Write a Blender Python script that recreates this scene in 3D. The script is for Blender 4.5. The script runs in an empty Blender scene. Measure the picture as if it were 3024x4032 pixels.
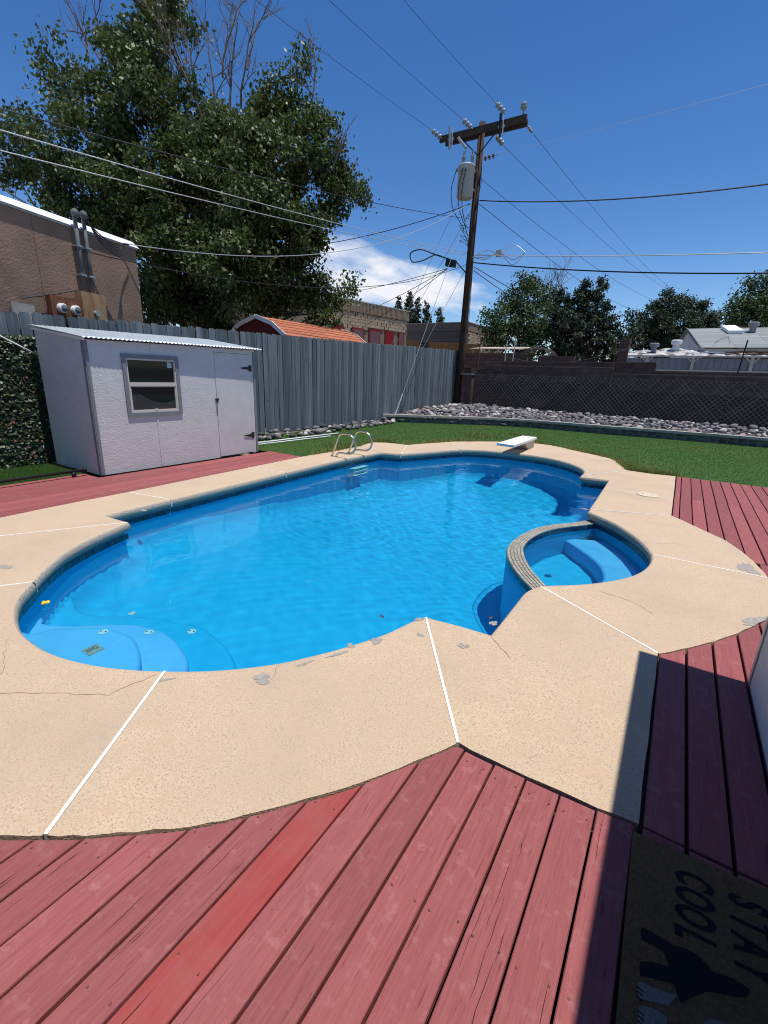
import bpy, math, random
import numpy as np
from mathutils import Vector, Matrix
S = bpy.context.scene
C = S.collection
R_ = math.radians
rnd = random.Random(7)

# ------------------------------------------------------------ camera, world, sun, exposure
EYE = (0.0, 0.0, 1.65)
cam = bpy.data.objects.new('camera', bpy.data.cameras.new('camera'))
C.objects.link(cam); S.camera = cam
cam.data.sensor_fit = 'HORIZONTAL'; cam.data.sensor_width = 36.0
cam.data.lens = 36 * 1795.9 / 3024
cam.data.clip_start = 0.05; cam.data.clip_end = 3000
_r = (0.84213291, 0.5381065, 0.03540562); _d = (0.18296496, -0.22334423, -0.9574138); _f = (-0.50728295, 0.81274765, -0.28654016)
cam.matrix_world = Matrix(((_r[0], -_d[0], -_f[0], EYE[0]), (_r[1], -_d[1], -_f[1], EYE[1]), (_r[2], -_d[2], -_f[2], EYE[2]), (0, 0, 0, 1)))

SUN_EL, SUN_AZ = R_(78), R_(87)          # azimuth clockwise from +Y: the sun stands over the house side (+X)
w = bpy.data.worlds.new('World'); S.world = w; w.use_nodes = True
nt = w.node_tree; bg = nt.nodes['Background']
sky = nt.nodes.new('ShaderNodeTexSky'); sky.sky_type = 'NISHITA'; sky.sun_disc = False
sky.sun_elevation = SUN_EL; sky.sun_rotation = SUN_AZ
sky.altitude = 1200; sky.air_density = 1.0; sky.dust_density = 0.15; sky.ozone_density = 2.2
bg.inputs[1].default_value = 0.135
# one bank of fair-weather cloud low over the far yards
tc = nt.nodes.new('ShaderNodeTexCoord')
def vm(op, a=None, b=None):
    n = nt.nodes.new('ShaderNodeVectorMath'); n.operation = op
    for i, x in enumerate((a, b)):
        if x is None: continue
        if isinstance(x, tuple): n.inputs[i].default_value = x
        else: nt.links.new(x, n.inputs[i])
    return n
def mm(op, a, b=None, clamp=False):
    n = nt.nodes.new('ShaderNodeMath'); n.operation = op; n.use_clamp = clamp
    for i, x in enumerate((a, b)):
        if x is None: continue
        if isinstance(x, (int, float)): n.inputs[i].default_value = x
        else: nt.links.new(x, n.inputs[i])
    return n.outputs[0]
def cloud(direction, along, wide, tall, seed, dens):
    c = Vector(direction).normalized(); rt = Vector(along); rt = (rt - c * rt.dot(c)).normalized(); up = rt.cross(c)
    if up.z < 0: up = -up
    u = vm('DOT_PRODUCT', tc.outputs['Generated'], tuple(rt)).outputs['Value']
    v = vm('DOT_PRODUCT', tc.outputs['Generated'], tuple(up)).outputs['Value']
    front = mm('GREATER_THAN', vm('DOT_PRODUCT', tc.outputs['Generated'], tuple(c)).outputs['Value'], 0.3)
    r2 = mm('ADD', mm('POWER', mm('ABSOLUTE', mm('DIVIDE', u, wide)), 2.2), mm('POWER', mm('ABSOLUTE', mm('DIVIDE', v, tall)), 2.0))
    fall = mm('SUBTRACT', 1.0, r2)
    cmb = nt.nodes.new('ShaderNodeCombineXYZ')
    nt.links.new(mm('MULTIPLY', u, 1.0), cmb.inputs[0]); nt.links.new(mm('MULTIPLY', v, 2.1), cmb.inputs[1]); cmb.inputs[2].default_value = seed
    nz = nt.nodes.new('ShaderNodeTexNoise'); nz.inputs['Scale'].default_value = 9; nz.inputs['Detail'].default_value = 7; nz.inputs['Roughness'].default_value = .58
    nt.links.new(cmb.outputs[0], nz.inputs['Vector'])
    a = mm('ADD', mm('MULTIPLY', fall, 0.85), mm('MULTIPLY', mm('SUBTRACT', nz.outputs['Fac'], 0.5), 3.4))
    return mm('MULTIPLY', mm('MULTIPLY', a, dens, True), front)
cl = mm('MAXIMUM', cloud((-0.52, 0.83, 0.168), (0.85, 0.5, -0.16), 0.215, 0.052, 3.0, 1.15), cloud((-0.60, 0.765, 0.215), (0.8, 0.6, -0.12), 0.12, 0.036, 8.0, 0.75))
hsv = nt.nodes.new('ShaderNodeHueSaturation'); hsv.inputs['Hue'].default_value = 0.507; hsv.inputs['Saturation'].default_value = 1.29; hsv.inputs['Value'].default_value = 1.0
nt.links.new(sky.outputs[0], hsv.inputs['Color'])
mx = nt.nodes.new('ShaderNodeMix'); mx.data_type = 'RGBA'
nt.links.new(cl, mx.inputs[0]); nt.links.new(hsv.outputs[0], mx.inputs[6]); mx.inputs[7].default_value = (6.6, 6.8, 7.2, 1)
nt.links.new(mx.outputs[2], bg.inputs[0])

sl = bpy.data.lights.new('sun', 'SUN'); sl.energy = 5.0; sl.angle = R_(0.5); sl.color = (1.0, 0.965, 0.9)
sl.cycles.is_caustics_light = True
so = bpy.data.objects.new('sun', sl); C.objects.link(so)
sd = Vector((math.sin(SUN_AZ) * math.cos(SUN_EL), math.cos(SUN_AZ) * math.cos(SUN_EL), math.sin(SUN_EL)))
so.rotation_euler = sd.to_track_quat('Z', 'Y').to_euler(); so.location = (6, 6, 20)
vs = S.view_settings; vs.view_transform = 'Standard'; vs.look = 'None'; vs.gamma = 1; vs.use_curve_mapping = False
vs.exposure = 0.0
S.cycles.use_denoising = True; S.cycles.filter_width = 1.05
S.cycles.max_bounces = 10; S.cycles.transparent_max_bounces = 12; S.cycles.sample_clamp_indirect = 6

# ------------------------------------------------------------ helpers
WL = {}
def link(o, parent=None, loc=(0, 0, 0)):
    C.objects.link(o); loc = Vector(loc); WL[o.name] = loc
    if parent is not None: o.parent = parent; o.location = loc - WL[parent.name]
    else: o.location = loc
    return o
def tag(o, label=None, cat=None, group=None, kind=None):
    if label: o['label'] = label
    if cat: o['category'] = cat
    if group: o['group'] = group
    if kind: o['kind'] = kind
    return o
def thing(name, label, cat, loc=(0, 0, 0), group=None):
    return tag(link(bpy.data.objects.new(name, None), None, loc), label, cat, group)
def structure(name, loc=(0, 0, 0)):
    return tag(link(bpy.data.objects.new(name, None), None, loc), kind='structure')
class MB:
    def __init__(s): s.v = []; s.f = []
    def add(s, v, f):
        n = len(s.v); s.v += [tuple(p) for p in v]; s.f += [tuple(i + n for i in q) for q in f]; return s
    def box(s, x0, x1, y0, y1, z0, z1):
        return s.add([(x0, y0, z0), (x1, y0, z0), (x1, y1, z0), (x0, y1, z0), (x0, y0, z1), (x1, y0, z1), (x1, y1, z1), (x0, y1, z1)],
                     [(3, 2, 1, 0), (4, 5, 6, 7), (0, 1, 5, 4), (1, 2, 6, 5), (2, 3, 7, 6), (3, 0, 4, 7)])
    def obox(s, c, a, b, d):
        c, a, b, d = (Vector(q) for q in (c, a, b, d))
        v = [c + i * a + j * b + k * d for k in (-1, 1) for i, j in ((-1, -1), (1, -1), (1, 1), (-1, 1))]
        f = [(3, 2, 1, 0), (4, 5, 6, 7), (0, 1, 5, 4), (1, 2, 6, 5), (2, 3, 7, 6), (3, 0, 4, 7)]
        if a.cross(b).dot(d) < 0: f = [q[::-1] for q in f]
        return s.add(v, f)
    def bar(s, p, q, wd, th, up=(0, 0, 1)):
        p, q, up = Vector(p), Vector(q), Vector(up); d = (q - p); side = d.cross(up).normalized(); u = side.cross(d).normalized()
        return s.obox((p + q) / 2, d / 2, side * wd / 2, u * th / 2)
    def prism(s, pts, z0, z1):
        n = len(pts); ar = sum(pts[i - 1][0] * pts[i][1] - pts[i][0] * pts[i - 1][1] for i in range(n))
        if ar < 0: pts = pts[::-1]
        return s.add([(x, y, z0) for x, y in pts] + [(x, y, z1) for x, y in pts],
                     [tuple(range(n - 1, -1, -1)), tuple(range(n, 2 * n))] + [(i, (i + 1) % n, n + (i + 1) % n, n + i) for i in range(n)])
    def tube(s, pts, r, n=8, r1=None, cap=True):
        pts = [Vector(p) for p in pts]; m = len(pts); up = Vector((0, 0, 1)); N = None; base = len(s.v); V = []
        for i, p in enumerate(pts):
            t = (pts[min(i + 1, m - 1)] - pts[max(i - 1, 0)]).normalized()
            if N is None: N = t.orthogonal().normalized()
            else: N = (N - t * N.dot(t)).normalized()
            B = t.cross(N); rr = r if r1 is None else r + (r1 - r) * i / max(m - 1, 1)
            if isinstance(r, (list, tuple)): rr = r[i]
            V += [p + (N * math.cos(6.28318 * k / n) + B * math.sin(6.28318 * k / n)) * rr for k in range(n)]
        F = [(i * n + k, i * n + (k + 1) % n, (i + 1) * n + (k + 1) % n, (i + 1) * n + k) for i in range(m - 1) for k in range(n)]
        if cap: F += [tuple(range(n - 1, -1, -1)), tuple((m - 1) * n + k for k in range(n))]
        return s.add(V, F)
    def lathe(s, prof, c, n=16, axis=(0, 0, 1)):
        a = Vector(axis).normalized(); N = a.orthogonal().normalized(); B = a.cross(N); c = Vector(c)
        V = [c + a * z + (N * math.cos(6.28318 * k / n) + B * math.sin(6.28318 * k / n)) * r for r, z in prof for k in range(n)]
        m = len(prof)
        F = [(i * n + k, i * n + (k + 1) % n, (i + 1) * n + (k + 1) % n, (i + 1) * n + k) for i in range(m - 1) for k in range(n)]
        return s.add(V, F + [tuple(range(n - 1, -1, -1)), tuple((m - 1) * n + k for k in range(n))])
    def mesh(s, name, mats, smooth=False, off=(0, 0, 0)):
        me = bpy.data.meshes.new(name); ox, oy, oz = off
        me.from_pydata([(x - ox, y - oy, z - oz) for x, y, z in s.v], [], s.f)
        for m in (mats if isinstance(mats, (list, tuple)) else [mats]): me.materials.append(m)
        if smooth: me.polygons.foreach_set('use_smooth', [True] * len(me.polygons))
        return me
    def build(s, name, mat, parent=None, smooth=False, loc=None):
        if loc is None:
            if parent is not None: loc = WL[parent.name]
            else:
                a = np.array(s.v); lo, hi = a.min(0), a.max(0); loc = ((lo[0] + hi[0]) / 2, (lo[1] + hi[1]) / 2, lo[2])
        loc = tuple(loc)
        return link(bpy.data.objects.new(name, s.mesh(name, mat, smooth, loc)), parent, loc)
def inst(name, me, parent, loc, rot=(0, 0, 0), sc=(1, 1, 1)):
    o = link(bpy.data.objects.new(name, me), parent, loc); o.rotation_euler = rot; o.scale = sc; return o
def quads(name, V, mat, parent=None, loc=(0, 0, 0), nper=4):
    """one mesh from an (n, nper, 3) array of separate faces"""
    n = len(V); me = bpy.data.meshes.new(name); me.vertices.add(n * nper); me.loops.add(n * nper); me.polygons.add(n)
    me.vertices.foreach_set('co', (V.reshape(-1, 3) - np.array(loc)).astype(np.float32).ravel())
    me.loops.foreach_set('vertex_index', np.arange(n * nper, dtype=np.int32))
    me.polygons.foreach_set('loop_start', np.arange(n, dtype=np.int32) * nper)
    me.update(calc_edges=True); me.materials.append(mat)
    return link(bpy.data.objects.new(name, me), parent, loc)
def catenary(a, b, sag, n=24):
    a, b = Vector(a), Vector(b)
    return [a.lerp(b, i / n) - Vector((0, 0, sag * 4 * (i / n) * (1 - i / n))) for i in range(n + 1)]

# ------------------------------------------------------------ materials
def mat(name, c1, c2=None, scale=8, detail=5, rough=.8, bump=0, bscale=None, stretch=(1, 1, 1), vary=0, metal=0, lo=.35, hi=.65, spec=.3, c3=None, s3=2.0, l3=(.55, .7), dist=.01, trans=0, c4=None, s4=5, l4=(.5,.7)):
    m = bpy.data.materials.new(name); m.use_nodes = True; t = m.node_tree; b = t.nodes['Principled BSDF']
    b.inputs['Roughness'].default_value = rough; b.inputs['Metallic'].default_value = metal; b.inputs['Specular IOR Level'].default_value = spec
    co = t.nodes.new('ShaderNodeTexCoord'); oi = t.nodes.new('ShaderNodeObjectInfo')
    add = t.nodes.new('ShaderNodeVectorMath'); add.operation = 'ADD'
    sc = t.nodes.new('ShaderNodeVectorMath'); sc.operation = 'SCALE'; sc.inputs[0].default_value = (37.1, 61.7, 23.3)
    t.links.new(oi.outputs['Random'], sc.inputs['Scale']); t.links.new(co.outputs['Object'], add.inputs[0]); t.links.new(sc.outputs[0], add.inputs[1])
    mp = t.nodes.new('ShaderNodeMapping'); mp.inputs['Scale'].default_value = stretch; t.links.new(add.outputs[0], mp.inputs[0])
    def noise(s, d):
        n = t.nodes.new('ShaderNodeTexNoise'); n.inputs['Scale'].default_value = s; n.inputs['Detail'].default_value = d; n.inputs['Roughness'].default_value = .6
        t.links.new(mp.outputs[0], n.inputs['Vector']); return n
    def mix(f, a, bb):
        x = t.nodes.new('ShaderNodeMix'); x.data_type = 'RGBA'; t.links.new(f, x.inputs[0])
        for i, q in ((6, a), (7, bb)):
            if isinstance(q, tuple): x.inputs[i].default_value = (*q, 1)
            else: t.links.new(q, x.inputs[i])
        return x.outputs[2]
    def ramp(f, a, bb):
        r = t.nodes.new('ShaderNodeMapRange'); r.inputs[1].default_value = a; r.inputs[2].default_value = bb; r.clamp = True; t.links.new(f, r.inputs[0]); return r.outputs[0]
    n1 = noise(scale, detail)
    col = mix(ramp(n1.outputs['Fac'], lo, hi), c1, c2 or c1)
    if c3: col = mix(ramp(noise(s3, 6).outputs['Fac'], *l3), col, c3)
    if c4:
        n4 = t.nodes.new('ShaderNodeTexNoise'); n4.inputs['Scale'].default_value = s4; n4.inputs['Detail'].default_value = 9; n4.inputs['Roughness'].default_value = .68; t.links.new(add.outputs[0], n4.inputs['Vector'])
        col = mix(ramp(n4.outputs['Fac'], *l4), col, c4)
    if vary:
        h = t.nodes.new('ShaderNodeHueSaturation'); t.links.new(col, h.inputs['Color'])
        t.links.new(ramp2(t, oi.outputs['Random'], 1 - vary, 1 + vary), h.inputs['Value']); col = h.outputs[0]
    t.links.new(col, b.inputs['Base Color'])
    if bump:
        bp = t.nodes.new('ShaderNodeBump'); bp.inputs['Strength'].default_value = bump; bp.inputs['Distance'].default_value = dist
        nb = noise(bscale, 4) if bscale else n1
        t.links.new(nb.outputs['Fac'], bp.inputs['Height']); t.links.new(bp.outputs[0], b.inputs['Normal'])
    if trans:
        tr = t.nodes.new('ShaderNodeBsdfTranslucent'); t.links.new(col, tr.inputs[0]); ms = t.nodes.new('ShaderNodeMixShader'); ms.inputs[0].default_value = trans
        t.links.new(b.outputs[0], ms.inputs[1]); t.links.new(tr.outputs[0], ms.inputs[2]); t.links.new(ms.outputs[0], t.nodes['Material Output'].inputs[0])
    return m
def ramp2(t, f, a, b):
    r = t.nodes.new('ShaderNodeMapRange'); r.inputs[3].default_value = a; r.inputs[4].default_value = b; t.links.new(f, r.inputs[0]); return r.outputs[0]

M = {}
M['concrete'] = mat('cream pool deck', (.58, .437, .302), (.35, .25, .165), scale=120, detail=2, rough=.92, bump=.9, lo=.50, hi=.67, c3=(.43, .335, .24), s3=1.1, l3=(.42, .80), dist=.006, c4=(.505, .37, .248), s4=15, l4=(.48, .66))
M['bullnose'] = mat('shade-greyed coping edge', (.50, .44, .35), (.25, .235, .21), scale=85, detail=4, rough=.95, bump=1.0, lo=.4, hi=.62, dist=.012, c3=(.46, .36, .26), s3=3, l3=(.5, .7))  # greyer mix puts the shading of the upright coping face into the colour
M['bare'] = mat('bare concrete', (.37, .335, .29), (.25, .235, .21), scale=40, rough=.95, bump=.4)
M['joint'] = mat('white joint strip', (.78, .75, .68), (.66, .62, .54), scale=20, rough=.6)
M['crack'] = mat('crack', (.27, .175, .11), rough=1)
M['deckwood'] = mat('red stained boards', (.245, .066, .065), (.295, .088, .087), scale=7.0, detail=10, rough=.7, bump=.6, bscale=24, stretch=(14, .8, 6), vary=.12, lo=.35, hi=.65, c3=(.165, .038, .037), s3=9, l3=(.61, .69), dist=.004, c4=(.325, .127, .123), s4=17, l4=(.55, .70))
M['deckwood_new'] = mat('fresh red board', (.285, .043, .038), (.315, .058, .052), scale=5, rough=.6, bump=.3, bscale=14, stretch=(12, .9, 6), dist=.003, c4=(.285, .085, .08), s4=3, l4=(.46, .72))
M['deckdark'] = mat('board crack', (.05, .02, .02), rough=1)
M['soil_gapshade'] = mat('dark soil and gap shade', (.05, .035, .028), (.03, .022, .02), scale=9, rough=1)  # near-black: bed soil, and the shade painted under the deck gaps
M['ground'] = mat('dry ground', (.26, .20, .145), (.20, .155, .115), scale=3, rough=1, bump=.3)
M['lawn'] = mat('artificial turf', (.032, .084, .014), (.041, .10, .017), scale=60, detail=6, rough=.95, bump=.35, bscale=190, c3=(.055, .096, .015), s3=.35, l3=(.4, .75), dist=.01)
M['blade'] = mat('turf blades', (.038, .10, .016), (.05, .12, .02), scale=3, rough=.8, trans=.4)
M['weed'] = mat('pale weeds', (.17, .24, .05), (.28, .29, .10), scale=4, rough=.8, trans=.35)
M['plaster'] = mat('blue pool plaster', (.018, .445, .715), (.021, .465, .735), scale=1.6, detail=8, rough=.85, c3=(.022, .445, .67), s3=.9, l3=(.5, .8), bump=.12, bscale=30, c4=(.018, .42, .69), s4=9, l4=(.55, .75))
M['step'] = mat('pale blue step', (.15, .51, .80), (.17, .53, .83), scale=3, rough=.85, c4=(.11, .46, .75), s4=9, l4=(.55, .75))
M['tile'] = mat('navy waterline tile', (.008, .028, .065), (.015, .06, .11), scale=30, rough=.22, vary=.45, spec=.5, c3=(.05, .13, .19), s3=22, l3=(.58, .66))
M['grout'] = mat('teal grout band', (.17, .27, .30), (.12, .20, .23), scale=20, rough=.9)
M['damtile'] = mat('grey dam tile', (.36, .325, .265), (.28, .255, .21), scale=14, rough=.6, vary=.14)
M['damgrout'] = mat('dam grout', (.17, .155, .13), rough=.9)
M['shedpaint'] = mat('pale greyish white siding', (.60, .585, .555), (.55, .535, .51), scale=6, detail=7, rough=.75, bump=.8, bscale=34, stretch=(1, 1, 1.8), dist=.008, c4=(.53, .505, .48), s4=1.6, l4=(.5, .75))
M['shedtrim'] = mat('grey shed trim', (.20, .215, .225), (.17, .185, .195), scale=12, rough=.7, bump=.2)
M['doorpaint'] = mat('shed door paint', (.575, .56, .535), (.53, .515, .49), scale=6, rough=.75, bump=.6, bscale=34, dist=.006, c4=(.51, .485, .46), s4=1.6, l4=(.5, .75))
M['vinyl'] = mat('tan vinyl sash', (.55, .50, .42), rough=.5)
M['glass'] = mat('dark window glass', (.006, .012, .013), rough=.05, spec=.22)
M['screen'] = mat('dark pane reflection', (.035, .034, .034), rough=.8)  # dark tone of the reflection drawn on the lower shed pane
M['sticker'] = mat('window sticker', (.40, .55, .50), rough=.6)
M['corr'] = mat('corrugated roof sheet', (.50, .55, .57), (.36, .41, .44), scale=5, detail=7, rough=.45, metal=.25, stretch=(.6, 4, 1))
M['black'] = mat('black iron', (.015, .015, .016), rough=.5)
M['steel'] = mat('stainless steel', (.62, .57, .50), rough=.22, metal=1)
M['conduit'] = mat('weathered conduit', (.13, .145, .15), (.09, .10, .105), scale=6, rough=.7)
M['galv'] = mat('galvanised metal', (.42, .45, .47), (.30, .32, .34), scale=20, rough=.5, metal=.5)
M['white'] = mat('white paint', (.78, .78, .76), (.70, .70, .69), scale=8, rough=.6)
M['tread'] = mat('ladder tread', (.62, .74, .70), rough=.6)
M['picket'] = mat('weathered blue grey picket', (.142, .17, .188), (.078, .097, .11), scale=3.2, detail=8, rough=.9, bump=.6, bscale=9, stretch=(6, 6, .7), vary=.32, c3=(.21, .23, .235), s3=1.3, l3=(.48, .75))
M['knot'] = mat('knot', (.03, .03, .03), rough=1)
M['leaf'] = mat('mulberry leaves', (.046, .074, .017), (.088, .118, .032), scale=1.1, detail=4, rough=.5, trans=.28, spec=.35, c3=(.135, .15, .045), s3=5, l3=(.55, .8))
M['leaf2'] = mat('garden tree leaves', (.035, .07, .018), (.06, .10, .03), scale=.9, rough=.55, trans=.2, c3=(.09, .12, .04), s3=3, l3=(.55, .8))
M['conifer'] = mat('dark conifer foliage', (.020, .037, .017), (.034, .054, .026), scale=1.2, rough=.7, trans=.08)
M['leaf3'] = mat('round dark tree leaves', (.016, .034, .013), (.028, .05, .02), scale=1.2, rough=.6, trans=.1)
M['bark'] = mat('bark', (.11, .085, .065), (.06, .045, .035), scale=9, rough=1, bump=.6, stretch=(3, 3, .6))
M['twig'] = mat('bare twigs', (.20, .165, .14), (.12, .095, .08), scale=6, rough=1)
M['ivy'] = mat('ivy screen leaves', (.016, .036, .009), (.038, .062, .016), scale=14, rough=.45, trans=.12, spec=.5)
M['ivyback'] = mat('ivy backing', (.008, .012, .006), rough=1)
M['redleaf'] = mat('red ivy leaf', (.22, .03, .03), rough=.6)
M['rock'] = mat('grey river rock', (.185, .17, .17), (.11, .105, .108), scale=5, detail=6, rough=.9, bump=.5, vary=.4)
M['rockpale'] = mat('pale river rock', (.44, .40, .37), (.35, .32, .30), scale=5, detail=6, rough=.9, bump=.4, vary=.2)
M['rockpink'] = mat('pinkish river rock', (.37, .26, .235), (.30, .22, .20), scale=5, detail=6, rough=.9, bump=.4, vary=.2)
M['rockdark'] = mat('charcoal river rock', (.075, .078, .085), (.05, .052, .058), scale=5, rough=.85, bump=.5, vary=.2)
M['rubble'] = mat('dark rubble stone', (.060, .072, .072), (.11, .115, .11), scale=5, detail=6, rough=.9, bump=.8, vary=.35)
M['mortar'] = mat('rubble mortar', (.17, .165, .15), (.10, .10, .095), scale=9, rough=1, bump=.8)
M['cap'] = mat('concrete wall cap', (.42, .39, .34), (.31, .285, .25), scale=6, rough=.95, bump=.4)
M['lattice'] = mat('brown lattice', (.20, .16, .125), (.15, .12, .095), scale=8, rough=.9, vary=.25)
M['block'] = mat('brown concrete block', (.155, .095, .073), (.11, .067, .053), scale=7, detail=7, rough=.95, bump=.5, vary=.2)
M['blockcap'] = mat('block cap', (.23, .16, .125), (.16, .11, .085), scale=7, rough=.95, vary=.15)
M['blockmortar'] = mat('block mortar', (.075, .058, .048), (.05, .04, .033), scale=9, rough=1)
M['pole'] = mat('creosoted pole', (.070, .042, .028), (.032, .02, .015), scale=4, detail=8, rough=.95, bump=.7, stretch=(6, 6, .5))
M['xarm'] = mat('weathered crossarm', (.085, .065, .052), (.045, .035, .03), scale=5, rough=.95, bump=.6, stretch=(.6, 6, 6))
M['porcelain'] = mat('grey porcelain', (.24, .265, .28), rough=.3)
M['porcelaindark'] = mat('dark porcelain', (.06, .05, .055), rough=.3)
M['tank'] = mat('transformer tank', (.40, .44, .44), (.36, .40, .40), scale=4, rough=.45)
M['wire'] = mat('dark cable', (.022, .024, .028), rough=.6)
M['wirelit'] = mat('aluminium cable', (.55, .56, .57), rough=.4, metal=.4)
M['yellow'] = mat('yellow guard', (.60, .33, .05), rough=.6)
M['stucco'] = mat('brown stucco', (.27, .178, .125), (.215, .14, .098), scale=2.2, detail=8, rough=.95, bump=.6, bscale=26, dist=.02, c3=(.19, .125, .088), s3=.9, l3=(.5, .8))
M['coping'] = mat('white roof edge', (.80, .80, .80), (.66, .66, .66), scale=4, rough=.5)
M['rust'] = mat('rusty panel', (.22, .085, .045), (.15, .06, .035), scale=5, rough=.85)
M['rustpanel'] = mat('streaked panel', (.38, .28, .16), (.24, .105, .04), scale=3.2, detail=6, rough=.7, stretch=(2, 2, .7))
M['meter'] = mat('meter face', (.16, .17, .17), rough=.15)
M['orange'] = mat('orange shingles', (.43, .15, .075), (.34, .112, .058), scale=12, rough=.9, bump=.3, vary=.12)
M['redwall'] = mat('dark red barn wall', (.12, .018, .018), (.09, .014, .014), scale=6, rough=.9)
M['stone'] = mat('tan split stone', (.40, .315, .22), (.32, .25, .175), scale=6, rough=.95, bump=.6, vary=.16)
M['stonemortar'] = mat('stone mortar', (.21, .165, .12), rough=1)
M['fascia'] = mat('ribbed roof fascia', (.30, .235, .165), (.25, .19, .135), scale=3, rough=.9)
M['redpaint'] = mat('red paint', (.22, .008, .014), rough=.6)
M['pane'] = mat('dusty pink pane', (.15, .085, .09), rough=.4)
M['brown'] = mat('brown stone', (.225, .17, .125), (.18, .135, .10), scale=5, rough=.95, vary=.1)
M['cedar'] = mat('orange cedar board', (.36, .185, .065), (.29, .145, .05), scale=5, rough=.85, stretch=(5, 5, .7), vary=.12)
M['shingle'] = mat('pale grey shingles', (.34, .355, .345), (.27, .285, .275), scale=14, detail=4, rough=.95, stretch=(1, 3, 3), vary=.12)
M['greypanel'] = mat('grey fence panel', (.26, .26, .285), (.21, .21, .235), scale=3, rough=.8, stretch=(8, 8, .6))
M['cream'] = mat('cream post', (.50, .46, .38), rough=.7)
M['junk'] = mat('torn roofing', (.50, .49, .48), (.10, .09, .085), scale=2.4, detail=9, rough=.8, bump=1, lo=.44, hi=.58)
M['housewall'] = mat('white house stucco', (.70, .69, .66), (.64, .63, .60), scale=14, detail=6, rough=.9, bump=.5, bscale=60)
M['matbase'] = mat('coir mat', (.27, .15, .065), (.17, .095, .04), scale=120, detail=3, rough=1, bump=1.0, bscale=300)
M['matblack'] = mat('black mat print', (.012, .012, .013), rough=1)
M['matgrey'] = mat('grey mat print', (.22, .19, .165), (.16, .14, .12), scale=90, rough=1)
M['lid'] = mat('cream plastic lid', (.60, .51, .36), rough=.6)
M['pad'] = mat('step plate', (.40, .40, .34), (.33, .33, .28), scale=60, rough=.8)
M['flower'] = mat('yellow petals', (.75, .50, .02), rough=.7)
M['net'] = mat('rusted wire mesh', (.09, .075, .065), rough=.9)
M['tarp'] = mat('pale sheet roof', (.48, .39, .32), (.38, .29, .24), scale=4, rough=.8)
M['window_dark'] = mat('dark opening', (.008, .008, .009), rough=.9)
wm = bpy.data.materials.new('pool water'); wm.use_nodes = True
g_ = wm.node_tree.nodes.new('ShaderNodeBsdfGlass'); g_.inputs['IOR'].default_value = 1.33; g_.inputs['Roughness'].default_value = 0
g_.inputs['Color'].default_value = (.70, .97, 1.0, 1)
wm.node_tree.links.new(g_.outputs[0], wm.node_tree.nodes['Material Output'].inputs[0]); M['water'] = wm

# ------------------------------------------------------------ pool plan (metres; +Y along the deck boards and the fence, +X towards the house)
INNER = [(-5.341,2.528),(-5.390,3.376),(-5.504,5.606),(-5.574,7.371),(-5.505,8.570),(-5.057,8.703),(-4.791,9.282),(-4.320,10.321),(-3.883,10.637),(-3.486,10.741),(-3.069,10.770),(-2.569,10.750),(-2.050,10.500),(-1.594,10.021),(-1.375,9.523),(-1.342,8.901),(-0.861,8.949),(-0.804,6.445),(-0.469,6.135),(-0.245,5.806),(-0.105,5.524),(-0.011,5.250),(0.020,5.076),(0.012,4.848),(-0.040,4.604),(-0.134,4.374),(-0.293,4.134),(-0.499,3.906),(-0.707,3.728),(-0.773,3.609),(-0.801,3.508),(-0.805,3.330),(-0.806,2.997),(-0.809,2.715),(-1.040,2.699),(-1.277,2.665),(-1.324,2.578),(-1.399,2.299),(-1.532,2.005),(-1.626,1.839),(-1.741,1.662),(-1.917,1.469),(-2.094,1.321),(-2.335,1.163),(-2.594,1.040),(-2.906,0.958),(-3.223,0.948),(-3.438,0.983),(-3.654,1.056),(-3.825,1.146),(-3.978,1.270),(-4.219,1.471),(-4.495,1.751),(-4.691,2.068),(-4.901,2.556)]
OUTER = [(-1.805,0.335),(-1.667,0.425),(-1.550,0.505),(-1.416,0.614),(-1.265,0.741),(-1.139,0.880),(-0.993,1.065),(-0.850,1.259),(-0.708,1.499),(-0.597,1.695),(-0.420,1.692),(0.008,1.705),(0.156,1.723),(0.158,2.240),(0.165,3.133),(0.179,3.143),(0.338,3.343),(0.477,3.534),(0.625,3.768),(0.761,4.023),(0.843,4.194),(0.945,4.65),(0.952,5.148),(0.903,5.515),(0.844,5.775),(0.701,6.191),(0.554,6.409),(0.259,6.843),(0.152,6.988),(0.146,10.266),(-0.267,10.206),(-0.672,10.267),(-0.776,10.723),(-1.028,11.396),(-1.349,11.826),(-1.966,12.263),(-2.775,12.863),(-3.354,12.949),(-4.129,12.453),(-5.053,11.466),(-5.636,10.009),(-6.282,9.952),(-6.542,9.741),(-6.348,8.902),(-6.340,7.906),(-6.348,6.867),(-6.254,5.009),(-6.163,3.254),(-6.101,1.794),(-5.90,1.20),(-5.50,.70),(-4.95,.30),(-4.3,.05),(-3.6,-.03),(-2.9,.0),(-2.3,.12)]
JOINTS = [((-2.199,1.237),(-1.686,0.445)),((-1.277,2.665),(-0.597,1.695)),((-0.724,3.687),(0.165,3.133)),((0.018,5.160),(0.952,5.148)),((-0.807,6.583),(0.151,7.000)),((-0.848,8.118),(0.150,8.101)),((-1.349,9.013),(-0.672,10.267)),((-2.050,10.500),(-1.247,11.587)),((-4.314,10.311),(-4.994,11.389)),((-5.057,8.703),(-5.636,10.009)),((-5.504,5.606),(-6.283,5.459)),((-5.385,3.373),(-6.163,3.254)),((-4.901,2.556),(-5.72,1.0)),((-4.046,1.296),(-4.75,.2))]
def area(p): return sum(p[i - 1][0] * p[i][1] - p[i][0] * p[i - 1][1] for i in range(len(p))) / 2
if area(INNER) > 0: INNER = INNER[::-1]
if area(OUTER) > 0: OUTER = OUTER[::-1]
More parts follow.
